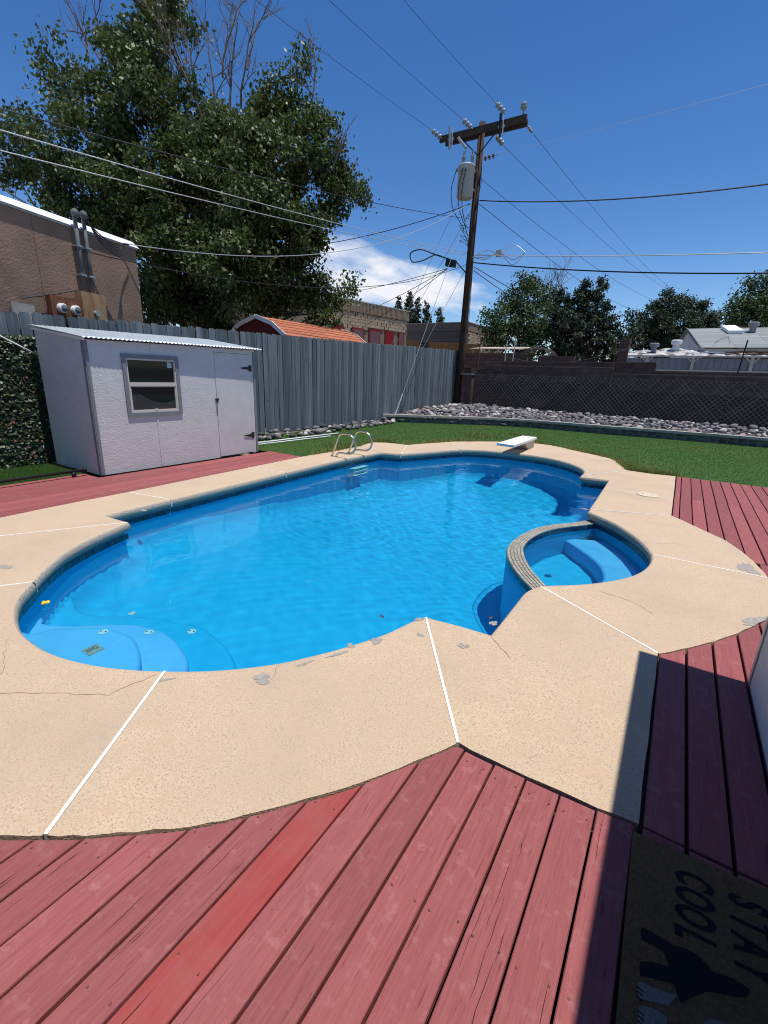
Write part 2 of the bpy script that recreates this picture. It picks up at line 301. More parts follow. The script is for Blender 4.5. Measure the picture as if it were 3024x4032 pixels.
def smooth_loop(P, corner=38, k=4):
    n = len(P); out = []
    def ang(i):
        a = Vector(P[i]) - Vector(P[i - 1]); b = Vector(P[(i + 1) % n]) - Vector(P[i]); return abs(math.degrees(a.angle_signed(b)))
    cor = [ang(i) > corner for i in range(n)]
    for i in range(n):
        p1, p2 = Vector(P[i]), Vector(P[(i + 1) % n]); p0 = Vector(P[i - 1]); p3 = Vector(P[(i + 2) % n])
        L = (p2 - p1).length
        t1 = (p2 - p1) if cor[i] else (p2 - p0) * (L / ((p1 - p0).length + L))
        t2 = (p2 - p1) if cor[(i + 1) % n] else (p3 - p1) * (L / ((p3 - p2).length + L))
        kk = k if L > .12 else 2
        for j in range(kk):
            t = j / kk; h = (2*t**3 - 3*t*t + 1, t**3 - 2*t*t + t, -2*t**3 + 3*t*t, t**3 - t*t)
            q = p1 * h[0] + t1 * h[1] + p2 * h[2] + t2 * h[3]; out.append((q.x, q.y))
    return out
def seg_dist(px, py, P):
    """unsigned distance from arrays of points to a closed polyline, and inside flags"""
    d = np.full(px.shape, 1e9); ins = np.zeros(px.shape, bool); n = len(P)
    for i in range(n):
        (x1, y1), (x2, y2) = P[i - 1], P[i]; ax, ay = x2 - x1, y2 - y1; L = ax * ax + ay * ay
        if L < 1e-12: continue
        t = np.clip(((px - x1) * ax + (py - y1) * ay) / L, 0, 1)
        d = np.minimum(d, np.hypot(px - x1 - t * ax, py - y1 - t * ay))
        if y1 != y2: ins ^= ((y1 > py) != (y2 > py)) & (px < (x2 - x1) * (py - y1) / (y2 - y1) + x1)
    return d, ins
def put_on(P, q):
    """insert q (snapped) into closed polyline P; returns its index"""
    q = Vector(q); best = None; n = len(P)
    for i in range(n):
        a, b = Vector(P[i]), Vector(P[(i + 1) % n]); ab = b - a; t = max(0, min(1, (q - a).dot(ab) / max(ab.dot(ab), 1e-9))); p = a + ab * t; d = (q - p).length
        if best is None or d < best[0]: best = (d, i, p, t)
    d, i, p, t = best
    if t < .04: return i, P
    if t > .96: return (i + 1) % n, P
    P = P[:i + 1] + [(p.x, p.y)] + P[i + 1:]; return i + 1, P
IN, OUT = smooth_loop(INNER), smooth_loop(OUTER, corner=30, k=3)
for a, b in JOINTS: _, IN = put_on(IN, a); _, OUT = put_on(OUT, b)
JI = sorted([(put_on(IN, a)[0], put_on(OUT, b)[0]) for a, b in JOINTS])
def offsets(P, o):
    """offset a clockwise loop outwards by o with mitred normals"""
    n = len(P); res = []
    for i in range(n):
        a = (Vector(P[i]) - Vector(P[i - 1])); b = (Vector(P[(i + 1) % n]) - Vector(P[i]))
        if a.length < 1e-6: a = b
        if b.length < 1e-6: b = a
        a.normalize(); b.normalize(); na, nb = Vector((-a.y, a.x)), Vector((-b.y, b.x)); m = na + nb
        m = m.normalized() if m.length > 1e-4 else na
        s = 1 / max(.55, m.dot(na)); res.append((P[i][0] + m.x * o * s, P[i][1] + m.y * o * s))
    return res
def span(P, i, j):
    n = len(P); r = [i % n]
    while r[-1] != j % n: r.append((r[-1] + 1) % n)
    return r
WATER_Z = -.19

# ground: one sheet to the horizon with the pool cut out
def ring_sheet(name, outer, hole, z, m):
    mb = MB(); n = len(hole); bl = [(x, y, z) for x, y in hole]
    cx = sum(p[0] for p in hole) / n; cy = sum(p[1] for p in hole) / n
    far = [(cx + (x - cx) / math.hypot(x - cx, y - cy) * outer, cy + (y - cy) / math.hypot(x - cx, y - cy) * outer, z) for x, y in hole]
    far = []
    for i in range(n):
        a = math.atan2(hole[i][1] - cy, hole[i][0] - cx); far.append((cx + math.cos(a) * outer, cy + math.sin(a) * outer, z))
    import mathutils
    tri = mathutils.geometry.tessellate_polygon([[Vector(p) for p in far_loop(cx, cy, outer, z)], [Vector(p) for p in bl]])
    mb.add(far_loop(cx, cy, outer, z) + bl, tri)
    o = mb.build(name, m); tag(o, kind='structure'); return o
def far_loop(cx, cy, r, z): return [(cx + r * math.cos(k * .19634954), cy + r * math.sin(k * .19634954), z) for k in range(32)]
hole = offsets(INNER, .32)
o = ring_sheet('ground', 1500, hole, -.13, M['ground'])
for p in o.data.polygons:
    if p.normal.z < 0: p.flip()

# pool deck: slabs between white joint strips
deckroot = structure('pool_deck', (-3, 5, 0))
prof = [(.034, .0), (.014, -.004), (.002, -.016), (-.005, -.042), (-.003, -.076), (.012, -.094), (.055, -.098)]
PO = [offsets(IN, a) for a, _ in prof]
GAP = .009
for q in range(len(JI)):
    i0, t0 = JI[q]; i1, t1 = JI[(q + 1) % len(JI)]
    A, B = span(IN, i0, i1), span(OUT, t0, t1)
    rings = [[Vector((PO[k][i][0], PO[k][i][1], prof[k][1])) for i in A] for k in range(len(prof))]
    outer = [Vector((OUT[i][0] + .0028 * math.sin(i * 2.3), OUT[i][1] + .0028 * math.sin(i * 3.7 + 1), 0)) if 0 < k_ < len(B) - 1 else Vector((OUT[i][0], OUT[i][1], 0)) for k_, i in enumerate(B)]
    # pull both ends back from the joint
    def pull(L, d0, d1):
        L[0] = L[0] + d0; L[-1] = L[-1] + d1
    def side(i, t):
        d = (Vector(OUT[t]) - Vector(IN[i])).normalized(); return Vector((d.y, -d.x, 0)) * GAP
    s0, s1 = side(i0, t0), -side(i1, t1)
    for L in rings + [outer]:
        if len(L) > 1: pull(L, s0, s1)
    mb = MB(); na, nb = len(A), len(B)
    v = [tuple(p) for r in rings for p in r]; base = len(v)
    v += [tuple(p) for p in outer] + [(p.x, p.y, -.11) for p in outer]
    top = list(range(na)) + [base + k for k in range(nb - 1, -1, -1)]
    import mathutils
    tri = mathutils.geometry.tessellate_polygon([[Vector(v[k]) for k in top]])
    f = [(top[a], top[b], top[c]) for a, b, c in tri]
    fb = [(k * na + i, k * na + i + 1, (k + 1) * na + i + 1, (k + 1) * na + i) for k in range(len(prof) - 1) for i in range(na - 1)]
    fo = [(base + i, base + i + 1, base + nb + i + 1, base + nb + i) for i in range(nb - 1)]
    mb.add(v, f + fb + fo)
    o = mb.build('slab', [M['concrete'], M['bullnose']], deckroot)
    for k, p in enumerate(o.data.polygons):
        if k < len(f):
            if p.normal.z < 0: p.flip()
        elif k < len(f) + len(fb) and (k - len(f)) >= (na - 1): p.material_index = 1; p.use_smooth = True
for i, t in JI:
    a, b = Vector((*PO[1][i], 0)), Vector((*OUT[t], 0)); d = (b - a).normalized(); sd_ = Vector((-d.y, d.x, 0)) * (GAP - .001)
    mb = MB(); mb.add([a - sd_ + Vector((0, 0, .002)), a + sd_ + Vector((0, 0, .002)), b + sd_ - d * .004 + Vector((0, 0, .002)), b - sd_ - d * .004 + Vector((0, 0, .002)),
                       a - sd_ - Vector((0, 0, .03)), a + sd_ - Vector((0, 0, .03)), b + sd_ - d * .004 - Vector((0, 0, .03)), b - sd_ - d * .004 - Vector((0, 0, .03))],
                      [(0, 1, 2, 3), (0, 4, 5, 1), (1, 5, 6, 2), (2, 6, 7, 3), (3, 7, 4, 0)])
    z = MB(); a2 = Vector((*PO[3][i], 0)); z.add([a2 - sd_ - Vector((0, 0, .02)) - d * .002, a2 + sd_ - Vector((0, 0, .02)) - d * .002, a2 + sd_ - Vector((0, 0, .09)) - d * .002, a2 - sd_ - Vector((0, 0, .09)) - d * .002], [(0, 1, 2, 3)])
    mb.add(z.v, z.f); mb.build('joint_strip', M['joint'], deckroot)
def blob(cx, cy, rx, ry, rot, seed, n=34, jag=.42):
    r = random.Random(seed); ph = [r.uniform(0, 6.28) for _ in range(5)]; P = []
    for k in range(n):
        a = k * 6.28318 / n; q = 1 + jag * (.5 * math.sin(2 * a + ph[0]) + .4 * math.sin(3 * a + ph[1]) + .3 * math.sin(5 * a + ph[2]) + .25 * math.sin(8 * a + ph[3]) + r.uniform(-.2, .2))
        x, y = rx * q * math.cos(a), ry * q * math.sin(a); P.append((cx + x * math.cos(rot) - y * math.sin(rot), cy + x * math.sin(rot) + y * math.cos(rot)))
    return P
PATCH = [(-1.70,1.50,.05,.042,.5),(-1.39,2.19,.04,.032,.3),(-1.49,2.05,.025,.022,0),(-1.19,2.42,.022,.02,0),(-.90,2.47,.034,.03,1),(-1.29,2.60,.04,.02,1.2),(-4.55,1.28,.075,.04,.8),(-4.38,.98,.09,.03,.5),
         (.82,5.32,.06,.17,.1),(.74,4.05,.035,.15,-.45),(-1.60,1.74,.05,.010,1.1),(-2.12,1.19,.035,.010,1.0),(-.86,6.55,.05,.025,.2),(-.84,2.86,.022,.035,0),(-5.2,2.9,.05,.025,.2),(-1.50,1.93,.07,.012,1.05)]
for k, (x, y, a, b, r) in enumerate(PATCH):
    MB().prism(blob(x, y, a, b, r, k + 5), .0006, .0022).build('bare_patch', M['bare'], deckroot)
def ribbon(pts, wd, z, seed, jit=.008):
    r = random.Random(seed); P = []
    for i in range(len(pts) - 1):
        a, b = Vector(pts[i]), Vector(pts[i + 1]); n = max(2, int((b - a).length / .04))
        for j in range(n): P.append(a.lerp(b, j / n) + Vector((r.uniform(-jit, jit), r.uniform(-jit, jit))))
    P.append(Vector(pts[-1])); mb = MB(); V = []
    for i, p in enumerate(P):
        t = (P[min(i + 1, len(P) - 1)] - P[max(i - 1, 0)]).normalized(); nrm = Vector((-t.y, t.x)); k = wd * r.uniform(.4, 1.1) * (1 if 0 < i < len(P) - 1 else .15)
        V += [(p.x + nrm.x * k, p.y + nrm.y * k, z), (p.x - nrm.x * k, p.y - nrm.y * k, z)]
    return mb.add(V, [(2 * i, 2 * i + 1, 2 * i + 3, 2 * i + 2) for i in range(len(P) - 1)])
for k, (pts, wd) in enumerate([([(-2.95,.45),(-2.6,.72),(-2.25,.95),(-2.2,1.2)], .0018), ([(-3.25,.86),(-2.9,.72),(-2.75,.55)], .0016), ([(-1.72,1.66),(-1.65,1.52)], .002), ([(-.81,2.7),(-.72,2.62),(-.60,2.5)], .003), ([(-.30,3.9),(-.05,3.85),(.12,3.7)], .002), ([(-.1,5.5),(.25,5.7),(.4,5.65)], .0016)]):
    ribbon(pts, wd, .0016, k).build('crack', M['crack'], deckroot)

# pool shell
pool = structure('pool', (-3, 5, -2.6))
WALL = offsets(IN, .05); nW = len(WALL)
def band(name, P, z0, z1, m, parent, push=0):
    mb = MB(); Q = offsets(P, push) if push else P; n = len(Q)
    mb.add([(x, y, z0) for x, y in Q] + [(x, y, z1) for x, y in Q], [(i, (i + 1) % n, n + (i + 1) % n, n + i) for i in range(n)])
    return mb.build(name, m, parent)
band('grout_band', WALL, -.21, -.09, M['grout'], pool)
wall = band('pool_wall', WALL, -3.0, -.208, M['plaster'], pool, -.006)
receivers = [wall]
# dished floor with a cove along the wall
gx, gy = np.meshgrid(np.arange(-5.75, .3, .07), np.arange(.75, 11.1, .07))
dd, ii = seg_dist(gx, gy, WALL); dd = np.where(ii, dd, 0)
sl_ = np.clip((gy - 2.6 + .25 * (gx + 3)) / 5.0, 0, 1); sl_ = sl_ * sl_ * (3 - 2 * sl_)
fl = -1.12 - 1.25 * sl_
cove = .42; cv = np.where(dd < cove, cove - np.sqrt(np.maximum(0, cove ** 2 - (cove - dd) ** 2)), 0)
fz = fl + cv
h_, w_ = gx.shape; mb = MB()
mb.v = list(zip(gx.ravel().tolist(), gy.ravel().tolist(), fz.ravel().tolist()))
mb.f = [(j * w_ + i, j * w_ + i + 1, (j + 1) * w_ + i + 1, (j + 1) * w_ + i) for j in range(h_ - 1) for i in range(w_ - 1)]
receivers.append(mb.build('pool_floor', M['plaster'], pool, True))
def rounded(name, pts, z, m, zb=-2.2, r=.03):
    """a solid step with a rounded nosing"""
    if area(pts) > 0: pts = pts[::-1]
    mb = MB(); P = [(offsets(pts, -o), zz) for o, zz in ((0, zb), (0, z - r), (r * .3, z - r * .3), (r, z))]; n = len(pts)
    v = [(x, y, zz) for L, zz in P for x, y in L]
    f = [(k * n + i, k * n + (i + 1) % n, (k + 1) * n + (i + 1) % n, (k + 1) * n + i) for k in range(3) for i in range(n)] + [tuple(range(3 * n, 4 * n))]
    mb.add(v, f); o = mb.build(name, m, pool)
    for p in o.data.polygons:
        p.use_smooth = len(p.vertices) == 4
    return o
def arc_smooth(P, k=5):
    out = []
    for i in range(len(P) - 1):
        p0, p1, p2, p3 = (Vector(P[max(0, min(len(P) - 1, i + j))]) for j in (-1, 0, 1, 2))
        for t in (j / k for j in range(k)):
            q = .5 * ((2 * p1) + (p2 - p0) * t + (2 * p0 - 5 * p1 + 4 * p2 - p3) * t * t + (3 * p1 - p0 - 3 * p2 + p3) * t ** 3); out.append(tuple(q))
    return out + [tuple(P[-1])]
st1 = arc_smooth([(-3.95,1.10),(-3.735,1.135),(-3.684,1.247),(-3.553,1.367),(-3.402,1.480),(-3.226,1.531),(-3.083,1.529),(-2.945,1.487),(-2.819,1.427),(-2.705,1.340),(-2.60,1.16)]) + [(-2.58, .80), (-3.2, .70), (-3.9, .85)]
st2 = arc_smooth([(-4.35,1.38),(-4.121,1.345),(-4.027,1.318),(-3.938,1.350),(-3.781,1.460),(-3.608,1.624),(-3.481,1.713),(-3.348,1.777),(-3.182,1.807),(-3.014,1.797),(-2.826,1.747),(-2.662,1.674),(-2.50,1.50),(-2.30,1.22)]) + [(-2.2, .8), (-3.2, .70), (-4.3, .9)]
st3 = arc_smooth([(-4.62,1.74),(-4.40,1.70),(-4.25,1.65),(-4.12,1.67),(-3.961,1.74),(-3.78,1.88),(-3.58,2.0),(-3.34,2.085),(-3.14,2.145),(-2.9,2.12),(-2.72,2.07),(-2.5,1.96),(-2.25,1.70),(-2.05,1.36)]) + [(-1.9, .9), (-3.2, .70), (-4.7, 1.1)]
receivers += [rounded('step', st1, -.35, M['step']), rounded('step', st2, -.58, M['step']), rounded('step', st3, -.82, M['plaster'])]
# spa: floor, bench and the tiled dam round it
DAMO = arc_smooth([(-0.70,6.62),(-0.795,6.462),(-0.956,6.178),(-1.113,5.980),(-1.254,5.705),(-1.329,5.374),(-1.356,5.102),(-1.348,4.830),(-1.300,4.612),(-1.226,4.433),(-1.111,4.233),(-0.961,4.023),(-0.861,3.906),(-.74,3.75)], 4)
DAMI = arc_smooth([(-0.58,6.52),(-0.677,6.372),(-0.803,6.181),(-0.960,5.962),(-1.098,5.713),(-1.180,5.437),(-1.212,5.164),(-1.199,4.902),(-1.139,4.695),(-1.052,4.492),(-0.941,4.294),(-0.838,4.146),(-0.753,4.030),(-.63,3.87)], 4)
spa_poly = DAMI + [(-.3, 3.9), (.15, 4.6), (.15, 5.4), (-.2, 6.1)]
receivers.append(rounded('spa_floor', spa_poly, -1.0, M['plaster'], -2.9, .05))
bench = arc_smooth([(-1.02,6.05),(-0.919,5.954),(-0.775,5.800),(-0.613,5.612),(-0.487,5.424),(-0.415,5.253),(-0.366,4.982),(-.40,4.6),(-.55,4.25),(-.68,4.05)]) + [(-.5, 3.75), (.2, 4.5), (.2, 5.5), (-.3, 6.4)]
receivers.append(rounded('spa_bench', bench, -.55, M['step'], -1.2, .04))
mb = MB(); n = len(DAMO)
mb.add([(x, y, z) for z in (-2.6, -.132) for x, y in DAMO] + [(x, y, z) for z in (-.132, -2.6) for x, y in DAMI],
       [(k * n + i, k * n + i + 1, (k + 1) * n + i + 1, (k + 1) * n + i) for k in range(3) for i in range(n - 1)])
dam = mb.build('spa_dam', M['plaster'], pool); receivers.append(dam)
mb = MB(); mb.add([(x, y, -.131) for x, y in DAMO] + [(x, y, -.131) for x, y in DAMI], [(i, i + 1, n + i + 1, n + i) for i in range(n - 1)])
# tiles along a path
def resample(P, step, closed=False):
    P = [Vector(p) for p in P]
    if closed: P = P + [P[0]]
    L = [0]
    for i in range(1, len(P)): L.append(L[-1] + (P[i] - P[i - 1]).length)
    n = int(L[-1] / step); out = []; j = 0
    for k in range(n):
        s = (k + .5) * L[-1] / n
        while L[j + 1] < s: j += 1
        out.append((P[j].lerp(P[j + 1], (s - L[j]) / max(L[j + 1] - L[j], 1e-9)), (P[j + 1] - P[j]).normalized()))
    return out
mb.build('dam_grout', M['damgrout'], dam)
rows = 5
tile_me = None
for r in range(rows):
    f = (r + .5) / rows; path = [tuple(Vector(a).lerp(Vector(b), f)) for a, b in zip(DAMO, DAMI)]
    pts = resample(path, .059)
    for p, t in pts:
        if tile_me is None: tile_me = MB().box(-.0275, .0275, -.0125, .0125, -.008, .0).mesh('dam_tile', M['damtile'])
        inst('dam_tile', tile_me, dam, (p.x, p.y, -.124), (0, 0, math.atan2(t.y, t.x)))
navy = MB().box(-.024, .024, -.004, .003, -.036, .036).mesh('waterline_tile', M['tile'])
for path, s in ((DAMO, 1), (DAMI, -1)):
    for p, t in resample(path, .052):
        inst('dam_tile', navy, dam, (p.x, p.y, -.170), (0, 0, math.atan2(t.y, t.x)))
navy2 = MB().box(-.0485, .0485, -.004, .003, -.036, .036).mesh('waterline_tile', M['tile'])
for p, t in resample(offsets(IN, .048), .102, True):
    inst('waterline_tile', navy2, pool, (p.x, p.y, -.172), (0, 0, math.atan2(t.y, t.x)))
# fittings on the steps
for (x, y, z) in ((-3.341, 1.445, -.35), (-3.25, 1.735, -.58), (-3.17, 2.05, -.82), (-4.06, 2.03, -1.118)):
    mb = MB().lathe([(.036, 0), (.036, .006), (.03, .010)], (x, y, z + .001), 18); o = mb.build('floor_fitting', M['tread'], pool, False, (x, y, z)); receivers.append(o)
    for s in (-1, 1): MB().lathe([(.007, 0), (.007, .002)], (x + s * .018, y + s * .008, z + .0115), 8).build('hole', M['black'], o)
pl = MB().prism([(-3.222, 1.236), (-3.222, 1.338), (-3.116, 1.340), (-3.116, 1.238)], -.349, -.343).build('step_plate', M['pad'], pool); receivers.append(pl)
def text(s, size, sx, loc, rz, m, parent, name='lettering', ext=.0006, bold=0.0):
    cu = bpy.data.curves.new(name, 'FONT'); cu.body = s; cu.size = size; cu.extrude = ext; cu.offset = bold; cu.align_x = 'CENTER'; cu.align_y = 'CENTER'; cu.materials.append(m)
    tmp = bpy.data.objects.new(name, cu); C.objects.link(tmp); me = bpy.data.meshes.new_from_object(tmp.evaluated_get(bpy.context.evaluated_depsgraph_get())); bpy.data.objects.remove(tmp)
    if not me.materials: me.materials.append(m)
    o = link(bpy.data.objects.new(name, me), parent, loc); o.rotation_euler = (0, 0, rz); o.scale = (sx, 1, 1); return o
text('Leisure', .026, .95, (-3.192, 1.287, -.342), R_(-90), M['matblack'], pl); text('Pools', .034, 1, (-3.172 + .002, 1.287, -.342), R_(-90), M['matblack'], pl)
MB().lathe([(.04, 0), (.04, .004)], (-.95, 5.17, -.999), 20).build('drain_cover', M['tread'], pool)

# water
gx, gy = np.meshgrid(np.arange(-5.72, .22, .024), np.arange(.80, 10.95, .024))
dd, ii = seg_dist(gx, gy, WALL); keep = ii | (dd < .06)
rg = np.random.default_rng(4); gz = np.zeros_like(gx)
for k in range(46):
    lam = rg.uniform(.09, .55); a = rg.uniform(0, 6.28); gz += .00027 * lam ** .9 * np.sin((gx * np.cos(a) + gy * np.sin(a)) * 6.2832 / lam + rg.uniform(0, 6.28))
rr = np.hypot(gx + 4.1, gy - 5.6); gz += .00016 * np.exp(-((rr - .7) / .55) ** 2) * np.sin(rr * 6.2832 / .14)
rr = np.hypot(gx + 1.2, gy - 3.9); gz += .00012 * np.exp(-((rr - .5) / .4) ** 2) * np.sin(rr * 6.2832 / .12)
gz += WATER_Z
h_, w_ = gx.shape; kk = keep.ravel(); idx = -np.ones(h_ * w_, int); idx[kk] = np.arange(kk.sum())
mb = MB(); mb.v = list(zip(gx.ravel()[kk].tolist(), gy.ravel()[kk].tolist(), gz.ravel()[kk].tolist()))
k4 = keep[:-1, :-1] & keep[:-1, 1:] & keep[1:, :-1] & keep[1:, 1:]; jj, i2 = np.nonzero(k4)
F = np.stack([idx[jj * w_ + i2], idx[jj * w_ + i2 + 1], idx[(jj + 1) * w_ + i2 + 1], idx[(jj + 1) * w_ + i2]], 1); mb.f = [tuple(q) for q in F.tolist()]
water = mb.build('water', M['water'], None, True); tag(water, kind='structure'); water.cycles.is_caustics_caster = True

# ------------------------------------------------------------ red board decks
def crossing(P, x, want):
    """y where the loop P crosses the line at x, among crossings the `want` picker chooses"""
    ys = []
    for i in range(len(P)):
        (x1, y1), (x2, y2) = P[i - 1], P[i]
        if (x1 - x) * (x2 - x) < 0 or x1 == x: ys.append(y1 + (y2 - y1) * (x - x1) / (x2 - x1 if x2 != x1 else 1))
    return want(ys) if ys else None
decknum = 0
def board(parent, x0, x1, lo, hi, m=None, n=5):
    """a board between x0 and x1 whose two ends follow the functions lo(x), hi(x)"""
    xs = [x0 + (x1 - x0) * k / n for k in range(n + 1)]
    pts = [(x, lo(x)) for x in xs] + [(x, hi(x)) for x in xs[::-1]]
    dz = rnd.uniform(-.003, .002)
    lo_, hi_ = min(p[1] for p in pts), max(p[1] for p in pts)
    mb = MB(); nn = len(pts)
    if area(pts) < 0: pts = pts[::-1]
    ins = offsets(pts[::-1], -.003)[::-1]
    v = [(x, y, -.036 + dz) for x, y in pts] + [(x, y, -.004 + dz) for x, y in pts] + [(x, y, dz) for x, y in ins]
    f = [(i, (i + 1) % nn, nn + (i + 1) % nn, nn + i) for i in range(nn)] + [(nn + i, nn + (i + 1) % nn, 2 * nn + (i + 1) % nn, 2 * nn + i) for i in range(nn)] + [tuple(range(2 * nn, 3 * nn))]
    mb.add(v, f)
    return mb.build('board', m or M['deckwood'], parent, False, ((x0 + x1) / 2, (lo_ + hi_) / 2, 0))
near = structure('wood_deck', (-2, 0, 0))
base_pts = [p for p in OUT]
def near_edge(x):
    y = crossing(base_pts, x, min); return (y if y is not None else .3) - .012
gaps = [.147, .008] + [-.132 - .1413 * k for k in range(40)]
for k in range(len(gaps) - 1):
    x1, x0 = gaps[k] - rnd.uniform(.0035, .0065), gaps[k + 1] + .004
    if x0 < -6.0:
        continue
    wob = rnd.uniform(0, .01)
    board(near, x0, x1, lambda x: -2.6, lambda x, w=wob: near_edge(x) - w, M['deckwood_new'] if k == 7 else None, 6)
cr = random.Random(3); scr = MB()
for k in range(16):
    x1, x0 = gaps[k], gaps[k + 1]; e_ = near_edge((x0 + x1) / 2)
    for yy in [e_ - .07 - q * .61 for q in range(5)]:
        for f_ in (.2, .8): scr.lathe([(.0042, 0), (.003, .0012)], (x0 + (x1 - x0) * f_ + cr.uniform(-.006, .006), yy + cr.uniform(-.012, .012), .0012), 7)
tag(scr.build('screws', M['rust'], near), kind='stuff')
for k in range(30):   # drying cracks along the grain of the near boards
    j = cr.randrange(0, 14); x = gaps[j] - .1413 * cr.uniform(.12, .88); y1 = near_edge(x) - cr.uniform(.0, .8); L = cr.uniform(.06, .38)
    if x < -2.2: continue
    ribbon([(x, y1 - L), (x + cr.uniform(-.002, .002), y1 - L / 2), (x, y1)], cr.uniform(.0005, .0010), .0026, k, .0025).build('crack', M['deckdark'], near)
side_deck = structure('wood_deck', (2, 4, 0))
def lowc(x): y = crossing(OUT, x, lambda s: min([q for q in s if q > 2.5] or [9])); return y
rx = [.162, .319, .467, .62] + [.62 + .1525 * k for k in range(1, 24)]
for k in range(len(rx) - 1):
    x0, x1 = rx[k] + (.012 if k == 0 else .007), rx[k + 1] - .007
    board(side_deck, x0, x1, lambda x: -2.6, lambda x: 1.712)
    if x1 < .96:
        def hi(x):
            y = crossing(OUT, x, lambda s: min([q for q in s if q > 3.0] or [9])); return (y if y else 5) - .012
        board(side_deck, x0, x1, lambda x: 1.722, hi)
    else: board(side_deck, x0, x1, lambda x: 1.722 if x > .96 else 1.722, lambda x: 5.545)
fx = [.158, .240, .388, .540, .690, .840, .990] + [.990 + .1515 * k for k in range(1, 22)]
for k in range(len(fx) - 1):
    x0, x1 = fx[k] + .006, fx[k + 1] - .006
    def lo(x):
        y = crossing(OUT, x, lambda s: max([q for q in s if 5.148 < q < 9.9] or [0])); return max((y or 0) + .012, 5.555)
    board(side_deck, x0, x1, lo, lambda x: 8.28); board(side_deck, x0 + .004, x1 + .004, lambda x: 8.287, lambda x: 10.26)
left_deck = structure('wood_deck', (-7, 4, 0))
def out_left(x): return x
lx = [-6.33 - .1413 * k for k in range(0, 15)]
for k in range(len(lx) - 1):
    x1, x0 = lx[k] - .004, lx[k + 1] + .004
    if k < 7:
        board(left_deck, x0, x1, lambda x: -1.5, lambda x: 4.6); board(left_deck, x0, x1, lambda x: 4.606, lambda x: 6.93 - (x + 6.33) * .05)
    elif x0 > -7.80: board(left_deck, x0, x1, lambda x: -1.5, lambda x: 3.44 - .0)
# wedge boards against the coping
mb = MB()
def outx(y): return min([OUT[i - 1][0] + (OUT[i][0] - OUT[i - 1][0]) * (y - OUT[i - 1][1]) / (OUT[i][1] - OUT[i - 1][1]) for i in range(len(OUT)) if (OUT[i - 1][1] - y) * (OUT[i][1] - y) < 0] or [-6.2])
ys = [-1.5 + .3 * k for k in range(29)]
for a, b, m in ((-1.5, 4.6, 0), (4.606, 6.93, 0)):
    yy = [a + (b - a) * k / 14 for k in range(15)]
    pts = [(-6.326, y) for y in yy] + [((outx(y) if y > 1.2 else -6.0) - .01, y) for y in yy[::-1]]
    pts = [(max(p[0], -6.326 + .001) if i >= 15 else p[0], p[1]) for i, p in enumerate(pts)]
    MB().prism(pts, -.036, -.001).build('board', M['deckwood'], left_deck)
ux_ = [-6.0 + .05 * k for k in range(124)]
MB().prism([(.15, -2.7), (-6.0, -2.7)] + [(x, near_edge(x) + .06) for x in ux_], -.128, -.12).build('gap_shade_sheet', M['soil_gapshade'], near)  # dark sheet that puts shade into the gaps between boards
MB().prism([(.17, -2.7), (4.1, -2.7), (4.1, 10.25), (.17, 10.25), (.17, 7.02)] + [(x + .03, y) for x, y in OUTER[::-1] if x > .15 and 3.1 < y < 7.0] if area(OUTER) > 0 else [(.17, -2.7), (4.1, -2.7), (4.1, 10.25), (.17, 10.25), (.17, 7.02)] + [(x + .03, y) for x, y in sorted([q for q in OUTER if q[0] > .15 and 3.1 < q[1] < 7.0], key=lambda q: -q[1])], -.128, -.12).build('gap_shade_sheet', M['soil_gapshade'], side_deck)  # same painted gap shade below the side deck

# ------------------------------------------------------------ lawn
PLANT = [(-9.30,14.6),(-8.760,14.985),(-7.797,15.646),(-7.307,15.986),(-6.208,16.742),(-5.4,17.1),(-4.470,17.30),(-3.231,17.36),(-1.880,17.38),(-0.485,17.50),(0.983,17.592),(2.386,17.63),(5.0,17.7),(9,17.8)]
def xat(y): return outx(y)
lawn_poly = [(-9.32, 6.95), (-6.36, 6.95)] + [p for p in [(-6.34,7.906),(-6.348,8.902),(-6.542,9.741),(-6.282,9.952),(-5.636,10.009),(-5.053,11.466),(-4.129,12.453),(-3.354,12.949),(-2.775,12.863),(-1.966,12.263),(-1.349,11.826),(-1.028,11.396),(-0.776,10.723),(-0.672,10.267),(-0.267,10.206)]] + [(.15, 10.27), (9, 10.27), (9, 17.75)] + PLANT[::-1][1:]
mb = MB(); mb.add([(x, y, -.012) for x, y in lawn_poly], [tuple(range(len(lawn_poly)))]); 
left_poly = [(-9.3, -3), (-7.76, -3), (-7.76, 3.52), (-9.3, 3.52)]
mb.add([(x, y, -.012) for x, y in left_poly], [tuple(range(4))])
o = mb.build('lawn', M['lawn'], None); tag(o, kind='structure')
for p in o.data.polygons:
    if p.normal.z < 0: p.flip()
rg = np.random.default_rng(11)
def blades(name, pts, hmin, hmax, wd, m, lean=.5):
    n = len(pts); a = rg.uniform(0, 6.28, n); h = rg.uniform(hmin, hmax, n); ln = rg.uniform(0, lean, n) * h; b = rg.uniform(0, 6.28, n)
    V = np.zeros((n, 3, 3)); V[:, 0, :2] = pts - np.stack([np.cos(a), np.sin(a)], 1) * wd; V[:, 1, :2] = pts + np.stack([np.cos(a), np.sin(a)], 1) * wd
    V[:, 2, :2] = pts + np.stack([np.cos(b), np.sin(b)], 1) * ln[:, None]; V[:, :2, 2] = -.012; V[:, 2, 2] = h - .012
    o = quads(name, V, m, None, (float(pts[:, 0].mean()), float(pts[:, 1].mean()), 0), 3); return tag(o, kind='stuff')
P = np.stack([rg.uniform(-9.3, 3.5, 200000), rg.uniform(6.9, 17.7, 200000)], 1); _, ins = seg_dist(P[:, 0], P[:, 1], lawn_poly); P = P[ins]
P = np.concatenate([P, np.stack([rg.uniform(-9.2, -7.78, 26000), rg.uniform(1.6, 3.5, 26000)], 1)])
